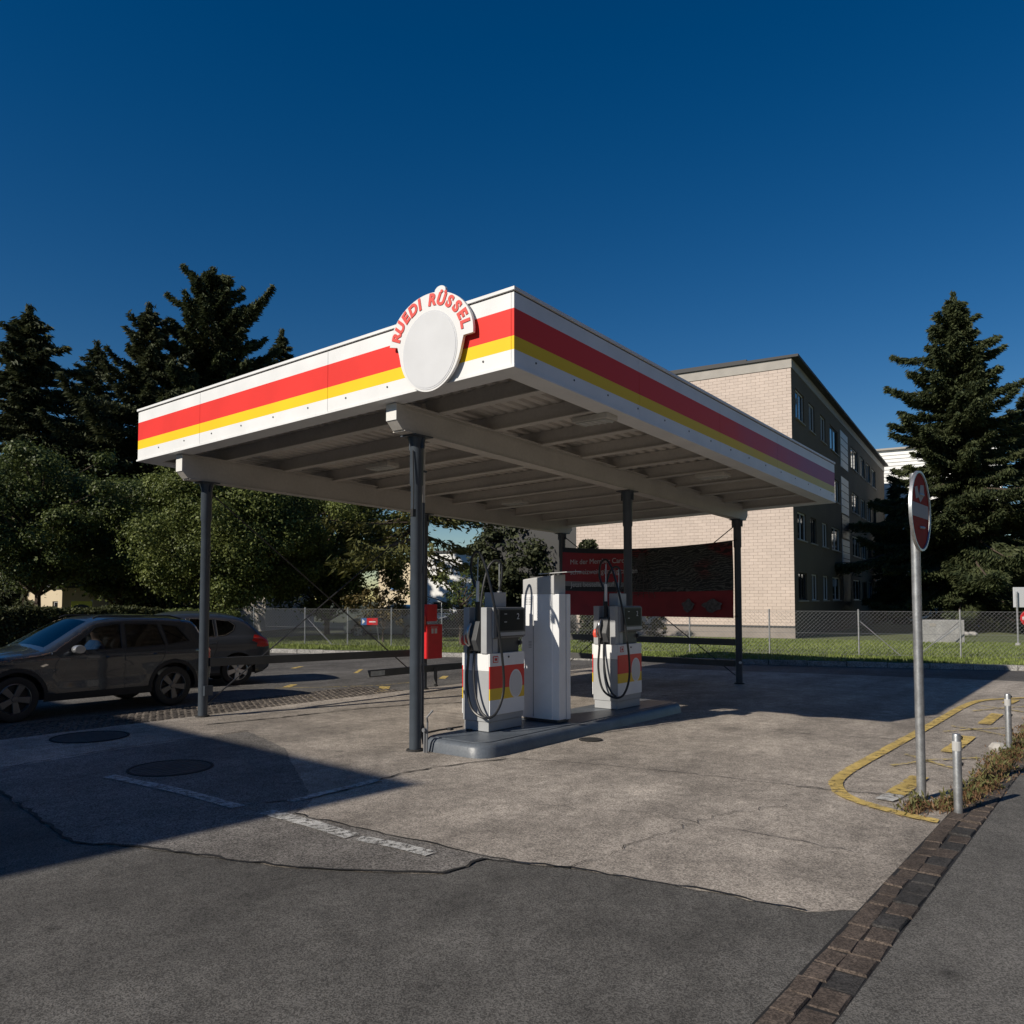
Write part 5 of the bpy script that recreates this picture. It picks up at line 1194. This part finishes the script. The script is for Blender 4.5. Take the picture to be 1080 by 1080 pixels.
hat = dict(length=4.2, width=1.77, height=1.52, sill=.22, wheel=.315, axles=(.85, 3.45), belt=.96, clad=.05, arch=-.04, rearglass='car_glass_dark', seal='chrome',
    top=[(.10, .28), (.02, .40), (.0, .58), (.1, .74), (.5, .86), (1.0, .95), (1.15, 1.0), (1.95, 1.42), (2.3, 1.49), (2.7, 1.50), (3.2, 1.46), (3.55, 1.40), (3.80, 1.22), (4.02, 1.0), (4.14, .92), (4.19, .70), (4.2, .50), (4.15, .34), (4.05, .28)],
    windows=[[(1.55, .98), (2.0, 1.34), (2.42, 1.395), (2.40, .99)], [(2.48, .99), (2.50, 1.395), (2.95, 1.375), (2.98, 1.02)], [(3.04, 1.03), (3.02, 1.365), (3.28, 1.335), (3.40, 1.25), (3.36, 1.14), (3.2, 1.05)]],
    screen=(1.2, 1.98), rear=(3.60, 4.0), seams=[[(1.45, .94), (1.4, .7), (1.42, .34)], [(2.44, .98), (2.44, .34)], [(3.0, 1.0), (3.02, .8), (2.95, .6)], [(1.42, .34), (2.9, .34)], [(3.6, 1.36), (3.9, 1.02), (3.95, .78)]],
    handles=[(2.26, .85), (2.9, .88)], lamps=[([(.08, .60), (.42, .70), (.5, .80), (.2, .76)], 'lamp_clear', 'headlight'), ([(3.74, .92), (3.80, 1.05), (3.90, 1.03), (4.02, .97), (4.10, .92), (4.12, .80), (4.0, .78), (3.84, .80), (3.86, .87)], 'tail_red', 'tail_light')],
    mirror=(1.65, .95), alloy='alloy', seats=((1.85, -.36), (1.85, .36), (2.75, -.36), (2.75, .36)), dash=1.5)
hr_ = R(-17); wxl = np.array([3.45, -.885]); wxw = np.array([10.0, 15.1]); rot2 = np.array([[math.cos(hr_), -math.sin(hr_)], [math.sin(hr_), math.cos(hr_)]]); hl = wxw - rot2 @ wxl
h1 = make_car('parked_car', (hl[0], hl[1], .004), hr_, 'dark blue grey hatchback with bright alloy wheels and red tail lights', 'car_blue_grey', hat)
b = MB(); b.tube([(4.0, -.5, 1.0), (4.08, -.4, 1.05), (4.10, .0, 1.08), (4.02, .45, 1.02)], .012, 6); b.build('rear_wiper', 'plastic', h1, True)
# far cars behind the fence
far = []
for k, (px, D, rz, m_, lb) in enumerate(((414, 37, R(-72), 'car_silver', 'silver car parked behind the fence left of the front column'), (498, 37, R(-66), 'car_dark', 'dark car parked behind the fence left of the near pump'))):
    c = copy_tree(h1); x, y = gxy(px, D); c.rotation_euler = (0, 0, rz); c.location = (x - 2.1 * math.cos(rz), y - 2.1 * math.sin(rz), .02); c['label'] = lb
    for ch in c.children:
        if ch.name.startswith('body'): ch.data = ch.data.copy(); ch.data.materials[0] = M[m_]

# ------------------------------------------------------------------ the driver
mat('skin', (.42, .26, .19), .6); mat('sleeve_blue', (.06, .20, .48), .8); mat('trousers', (.03, .035, .05), .85); mat('hair', (.025, .018, .014), .7)
dr = empty('person', (4.18 + 2.05, 13.95 - .36, .62), 0, 'driver in a blue top sitting at the wheel of the grey estate car', 'person')
def skin(name, joints, bones, m, sub=2):
    me = bpy.data.meshes.new(name); me.from_pydata([j[:3] for j in joints], bones, []); me.materials.append(M[m])
    o = bpy.data.objects.new(name, me); COL.objects.link(o); o.parent = dr
    sk = o.modifiers.new('skin', 'SKIN'); sk.use_smooth_shade = True
    if not me.skin_vertices: me.attributes.new
    lay = me.skin_vertices[0] if me.skin_vertices else None
    if lay is None:
        bm = bmesh.new(); bm.from_mesh(me); bm.verts.layers.skin.verify(); bm.to_mesh(me); bm.free(); lay = me.skin_vertices[0]
    for i, j in enumerate(joints): r = j[3]; lay.data[i].radius = (r, r) if not isinstance(r, tuple) else r; lay.data[i].use_root = (i == 0)
    sb = o.modifiers.new('sub', 'SUBSURF'); sb.levels = sub; sb.render_levels = sub; return o
J = [(0, 0, 0, .15), (.06, 0, .22, .14), (.12, 0, .42, .15), (.12, 0, .52, .06), (.10, 0, .58, .055), (.09, 0, .66, .085), (.10, 0, .75, .075),
     (.11, -.19, .44, .06), (-.06, -.25, .24, .045), (-.28, -.16, .33, .036), (-.36, -.12, .36, .034),
     (.11, .19, .44, .06), (-.04, .24, .22, .045), (-.26, .15, .32, .036), (-.34, .11, .35, .034),
     (-.05, -.10, -.02, .09), (-.46, -.13, .04, .07), (-.62, -.13, -.30, .05), (-.05, .10, -.02, .09), (-.46, .13, .04, .07), (-.62, .13, -.30, .05)]
Bn = [(0, 1), (1, 2), (2, 3), (3, 4), (4, 5), (5, 6), (2, 7), (7, 8), (8, 9), (9, 10), (2, 11), (11, 12), (12, 13), (13, 14), (0, 15), (15, 16), (16, 17), (0, 18), (18, 19), (19, 20)]
skin('body', J, Bn, 'skin')
g_ = .016; idx = [0, 1, 2, 3, 7, 8, 9, 11, 12, 13]; mp = {k: i for i, k in enumerate(idx)}
skin('pullover', [(J[k][0], J[k][1], J[k][2], J[k][3] + g_) for k in idx], [(mp[a], mp[c]) for a, c in Bn if a in mp and c in mp], 'sleeve_blue')
idx = [0, 15, 16, 17, 18, 19, 20]; mp = {k: i for i, k in enumerate(idx)}
skin('trousers', [(J[k][0], J[k][1], J[k][2], J[k][3] + g_) for k in idx], [(mp[a], mp[c]) for a, c in Bn if a in mp and c in mp], 'trousers')
b = MB(); b.lathe([(0, .135), (.05, .125), (.09, .08), (.105, .02), (.10, -.05), (.085, -.07)], (.125, 0, .70), 'z', 16); b.build('hair', 'hair', dr, True, smooth=True)
b = MB(); b.lathe([(0, -.03), (.014, -.01), (.017, .01), (0, .03)], (.0, 0, .685), 'z', 8); b.build('nose', 'skin', dr, True, smooth=True)
for y in (-.032, .032): b = MB(); b.lathe([(0, -.008), (.01, 0), (0, .008)], (.012, y, .705), 'z', 8); b.build('eye', 'black', dr, True)
b = MB(); b.box((.012, -.022, .642), (.018, .022, .648)); b.build('mouth', 'trigger_red', dr, True)
for hy in (-.12, .11):
    for k in range(5):
        b = MB(); z_ = .36 + (k - 2) * .018; b.tube([(-.36, hy, z_), (-.41, hy + .004 * (k - 2), z_ + .006), (-.435, hy + .01, z_ - .012)], [.010, .009, .007], 6); b.build('finger', 'skin', dr, True, smooth=True)

# ================================================================== TREES
def limbs(name, segs, parent, m='bark', seg=6):
    b = MB()
    for pts, rr in segs: b.tube(pts, rr, seg)
    return b.build(name, m, parent, True, smooth=True)
def conifer(name, x, y, H_, Rb, label, needles='spruce_needles', zlow=.08, density=1., droop=.30, upturn=.10, power=.85, seed=0, nbr=150, gap=0., card=(.19, .05), cat='tree', ragged=.25, group='conifers around the station'):
    rg = np.random.default_rng(seed); t = empty(name, (x, y, 0), rg.uniform(0, 6), label, cat, group)
    sway = rg.normal(0, .012 * H_, 2)
    def axis(z): s = z / H_; return np.array([sway[0] * s * s, sway[1] * s * s])
    pts = [(*axis(z), z) for z in np.linspace(-.2, H_ * .985, 9)]; r0 = H_ * .016
    limbs('trunk', [(pts, list(np.linspace(r0, .02, 9)))], t)
    C, A, B, br = [], [], [], []
    for i in range(nbr):
        f = (i + rg.random()) / nbr; f = 1 - (1 - f) ** 1.12; z = H_ * (zlow + (1 - zlow) * f * .985); rel = (1 - f)
        L = Rb * rel ** power * (1 + rg.normal(0, ragged)); L = max(L, .25 + .2 * rg.random())
        if rel > .8: L *= .75 + rg.random() * .3
        if rg.random() < gap: continue
        a = i * 2.39996 + rg.normal(0, .35); d = np.array([math.cos(a), math.sin(a), 0]); lat = np.array([-d[1], d[0], 0]); o = np.array([*axis(z), z])
        dr_ = droop * (.6 + .8 * rel) * (1 + rg.normal(0, .2)); rise = .35 * (1 - rel)
        def bp(s): s = np.asarray(s)[..., None]; return o + d * L * s + np.array([0, 0, 1.]) * L * (rise * s - dr_ * s ** 1.3 + upturn * s ** 4)
        sp = np.linspace(0, 1, 5); br.append(([tuple(p) for p in bp(sp)], list(np.linspace(max(.012, L * .014), .006, 5))))
        n = int((60 + L * L * 22 + L * 50) * density); s = rg.random(n) ** .72 * .97 + .05
        wl_ = L * .30 * (1.05 - s) * (s * 2.2).clip(0, 1) + .10; side = rg.uniform(-1, 1, n); hang = -np.abs(rg.normal(0, 1, n)) * (.05 + .10 * L * .35 * (1 - .5 * s))
        c = bp(s) + lat * (side * wl_)[:, None] + np.array([0, 0, 1.]) * (hang - .06 * np.abs(side) * wl_)[:, None] + rg.normal(0, .04, (n, 3))
        ad = d * .8 + lat * (side * .9)[:, None] + np.array([0, 0, 1.]) * (rg.normal(-.35, .45, n))[:, None]; ad = unit(ad)
        bd = unit(np.cross(ad, rg.normal(size=(n, 3)))); q = rg.uniform(.6, 1.35, n)[:, None]
        C.append(c); A.append(ad * q * card[0]); B.append(bd * q * card[1])
    # leader tuft
    n = 160; c = np.column_stack([rg.normal(0, .09, (n, 2)) + axis(H_), H_ * .97 + rg.random(n) * .05 * H_]); ad = unit(np.column_stack([rg.normal(0, .6, (n, 2)), np.ones(n)])); bd = unit(np.cross(ad, rg.normal(size=(n, 3)))); C.append(c); A.append(ad * card[0]); B.append(bd * card[1])
    V, Q = cards(np.concatenate(C), np.concatenate(A), np.concatenate(B)); npmesh('crown', V, Q, needles, t)
    limbs('branches', br, t, seg=4)['kind'] = 'stuff'
    return t
def clumpy(name, x, y, H_, Rx, label, leaves, z0=.22, nclump=70, per=320, leaf=.10, seed=0, flat=.55, cr=(.10, .25), trunk_r=None, shell=.5, cat='tree', group='broadleaf trees behind the station', zc=None, aspect=.62):
    rg = np.random.default_rng(seed); t = empty(name, (x, y, 0), rg.uniform(0, 6), label, cat, group)
    tr = trunk_r or H_ * .02; cz = H_ * (z0 + 1) / 2; hz = H_ * (1 - z0) / 2
    top_ = H_ * .8; pts = [(rg.normal(0, .05) * k * .3, rg.normal(0, .05) * k * .3, z) for k, z in enumerate(np.linspace(-.15, top_, 7))]
    segs = [(pts, list(np.linspace(tr, tr * .25, 7)))]
    cen = []; C, A, B = [], [], []
    for i in range(nclump):
        f = (i + .5) / nclump; zz = 1 - 2 * f; a = i * 2.39996 + rg.normal(0, .3); rr = math.sqrt(max(0, 1 - zz * zz)); k = shell + (1 - shell) * rg.random() ** .7 if rg.random() < .8 else rg.uniform(.2, .7)
        w = Rx * (1 + rg.normal(0, .17)); c = np.array([math.cos(a) * rr * k * w, math.sin(a) * rr * k * w, cz + zz * hz * k * (1 + rg.normal(0, .05))])
        r = Rx * rg.uniform(*cr); cen.append((c, r))
        zb_ = min(top_ * .95, max(H_ * z0 * .8, c[2] - Rx * .5)); base = np.array([0, 0, zb_]); mid = (base + c) / 2 + np.array([0, 0, .12 * Rx]) * rg.random()
        segs.append(([tuple(base), tuple(mid), tuple(c)], [tr * .35, tr * .2, tr * .07]))
        n = int(per * rg.uniform(.6, 1.3)); dv = unit(rg.normal(size=(n, 3))); rad = r * rg.random(n) ** .5 * np.where(rg.random(n) < .16, 1.65, 1.); p = c + dv * rad[:, None] * np.array([1.15, 1.15, flat + .25])
        nrm_ = unit(dv + np.array([0, 0, .5]) + rg.normal(0, .6, (n, 3))); ad = unit(np.cross(nrm_, rg.normal(size=(n, 3)))); bd = np.cross(nrm_, ad); q = rg.uniform(.65, 1.3, n)[:, None]
        C.append(p); A.append(ad * q * leaf); B.append(bd * q * leaf * aspect)
    V, Q = cards(np.concatenate(C), np.concatenate(A), np.concatenate(B)); npmesh('crown', V, Q, leaves, t)
    tk = limbs('trunk', segs[:1], t); limbs('branches', segs[1:], t, seg=5)['kind'] = 'stuff'
    return t
def at(px, D): return gxy(px, D)
def hgt(py, D): return CAMH + (HZ - py) * D / F
# left: two spruces, a pine, a spruce tip behind
conifer('spruce_tree', *at(26, 44), hgt(326, 44), 5.0, 'dark spruce with a pointed crown at the left edge', seed=1, nbr=230, density=1.2, droop=.42, zlow=.12, power=.62, ragged=.3)
conifer('spruce_tree', *at(148, 47), hgt(322, 47), 5.6, 'ragged spruce with long drooping boughs left of the pine', seed=2, nbr=200, density=1.0, droop=.50, upturn=.30, gap=.10, zlow=.12, ragged=.42, power=.58)
conifer('spruce_tree', *at(100, 53), hgt(362, 53), 4.8, 'slim spruce showing between the two larger spruces at the left', seed=12, nbr=170, density=.9, droop=.45, zlow=.15, power=.6, ragged=.35)
conifer('pine_tree', *at(226, 50), hgt(288, 50), 4.9, 'tall dense pine with a rounded top above the canopy', 'pine_needles', zlow=.22, seed=3, nbr=230, density=1.15, droop=.16, upturn=.22, power=.40, ragged=.34, gap=.05, card=(.2, .055))
conifer('spruce_tree', *at(294, 56), hgt(348, 56), 3.4, 'small spruce tip rising right of the pine over the canopy edge', seed=4, nbr=140, density=1., droop=.3, zlow=.25, power=.6)
# broadleaf trees lower down
clumpy('maple_tree', *at(40, 33), hgt(470, 33), 4.0, 'dark green maple in front of the spruces at the left edge', 'maple_leaves', z0=.30, nclump=105, per=800, leaf=.062, seed=5)
clumpy('maple_tree', *at(128, 38), hgt(505, 38), 3.0, 'narrow shaded maple between the left trees and the linden', 'maple_leaves', z0=.16, nclump=70, per=360, leaf=.11, seed=15)
clumpy('linden_tree', *at(240, 33), hgt(478, 33), 4.1, 'broad leafy linden behind the left canopy column', 'linden_leaves', z0=.19, nclump=170, per=1000, leaf=.055, seed=6, cr=(.10, .25))
clumpy('linden_tree', *at(345, 39), hgt(500, 39), 3.6, 'shaded linden right of the broad leafy one', 'linden_leaves', z0=.12, nclump=100, per=560, leaf=.08, seed=7)
# larch with long level boughs, seen under the roof
conifer('larch_tree', *at(440, 34), hgt(455, 34), 5.6, 'loose larch with long level boughs seen under the canopy', 'larch_needles', zlow=.40, seed=8, nbr=44, density=.55, droop=.20, upturn=.12, power=.55, gap=.08, card=(.15, .045), ragged=.25)
clumpy('young_tree', *at(486, 29.5), hgt(602, 29.5), 1.25, 'small young tree on the lawn in front of the white hall', 'maple_leaves', z0=.34, nclump=30, per=60, leaf=.055, seed=9, trunk_r=.085)
clumpy('young_tree', *at(404, 30.5), hgt(612, 30.5), 1.25, 'small browning tree on the lawn in front of the cream building', 'autumn_leaves', z0=.30, nclump=30, per=70, leaf=.06, seed=10, trunk_r=.05)
clumpy('maple_tree', *at(548, 46), hgt(548, 46), 3.0, 'dark tree behind the near pump under the roof', 'spruce_needles', z0=.1, nclump=90, per=330, leaf=.12, seed=11)
clumpy('maple_tree', *at(585, 60), hgt(545, 60), 3.0, 'darker tree farther behind the white cabinet', 'spruce_needles', z0=.1, nclump=70, per=260, leaf=.14, seed=21)
conifer('small_spruce', *at(626, 31), hgt(572, 31), .75, 'little spruce whose tip shows above the banner', seed=13, nbr=60, density=.8, droop=.15, zlow=.05, card=(.10, .03), group='young conifers by the lawn')
# right: the large spruce and its dark neighbours
conifer('spruce_tree', *at(1018, 47), hgt(312, 47), 5.5, 'large full spruce standing right of the no entry sign', seed=14, nbr=330, density=1.5, droop=.40, upturn=.22, zlow=.05, power=.60, ragged=.3, card=(.16, .042), needles='pine_needles')
conifer('spruce_tree', *at(944, 60), hgt(512, 60), 2.2, 'shaded smaller spruce at the end of the apartment block', seed=16, nbr=110, density=.9, droop=.35, zlow=.04, needles='spruce_needles')
conifer('spruce_tree', *at(1092, 52), hgt(405, 52), 4.2, 'spruce half cut off by the right edge of the picture', seed=17, nbr=190, density=.9, droop=.38, zlow=.05, power=.6)
# shrub by the gable
clumpy('shrub', *at(690, 33), 1.35, .75, 'small leafless looking shrub below the banner by the gable', 'autumn_leaves', z0=.15, nclump=22, per=70, leaf=.045, seed=18, trunk_r=.03, cat='shrub', group='shrubs by the buildings')
clumpy('shrub', *at(1012, 47), 1.3, .9, 'rounded green shrub at the foot of the large spruce', 'linden_leaves', z0=.02, nclump=26, per=160, leaf=.05, seed=19, trunk_r=.03, cat='shrub', group='shrubs by the buildings')
clumpy('shrub', *at(1062, 46), 1.5, 1.1, 'leafy shrub behind the sign at the right edge', 'linden_leaves', z0=.02, nclump=26, per=160, leaf=.05, seed=20, trunk_r=.03, cat='shrub', group='shrubs by the buildings')
# hedge
def hedge(p, q, h, w, label, leaves, seed, n):
    rg = np.random.default_rng(seed); p, q = np.array(p), np.array(q); L = np.linalg.norm(q - p); an = math.atan2(*(q - p)[::-1]); t = empty('hedge', (p[0], p[1], 0), an, label, 'hedge', 'clipped hedges along the parking lot')
    b = MB(); b.box((.1, -w / 2 + .12, 0), (L - .1, w / 2 - .12, h - .12)); b.build('inner_twigs', 'bark', t, True)
    c = rg.random((n, 3)) * np.array([L, w, h]) - np.array([0, w / 2, 0]); f = rg.integers(0, 5, n)
    c[f == 0, 2] = h; c[f == 1, 1] = -w / 2; c[f == 2, 1] = w / 2; c[f == 3, 2] = h; c[f == 4, 1] = -w / 2
    c += rg.normal(0, .05, (n, 3)); c[:, 2] = np.abs(c[:, 2]) + .04 * np.sin(c[:, 0] * 2.3)
    ad = unit(rg.normal(size=(n, 3))); bd = unit(np.cross(ad, rg.normal(size=(n, 3)))); s = rg.uniform(.6, 1.3, n)[:, None]
    V, Q = cards(c, ad * s * .055, bd * s * .035); npmesh('foliage', V, Q, leaves, t); return t
hedge(gxy(-110, 24.6), gxy(168, 29.0), 1.42, 1.0, 'long clipped dark hedge behind the parked cars', 'hedge_leaves', 1, 26000)
hedge(gxy(171, 29.0), gxy(250, 30.3), 1.30, .9, 'short light green hedge piece at the end of the dark hedge', 'hedge_light', 2, 9000)
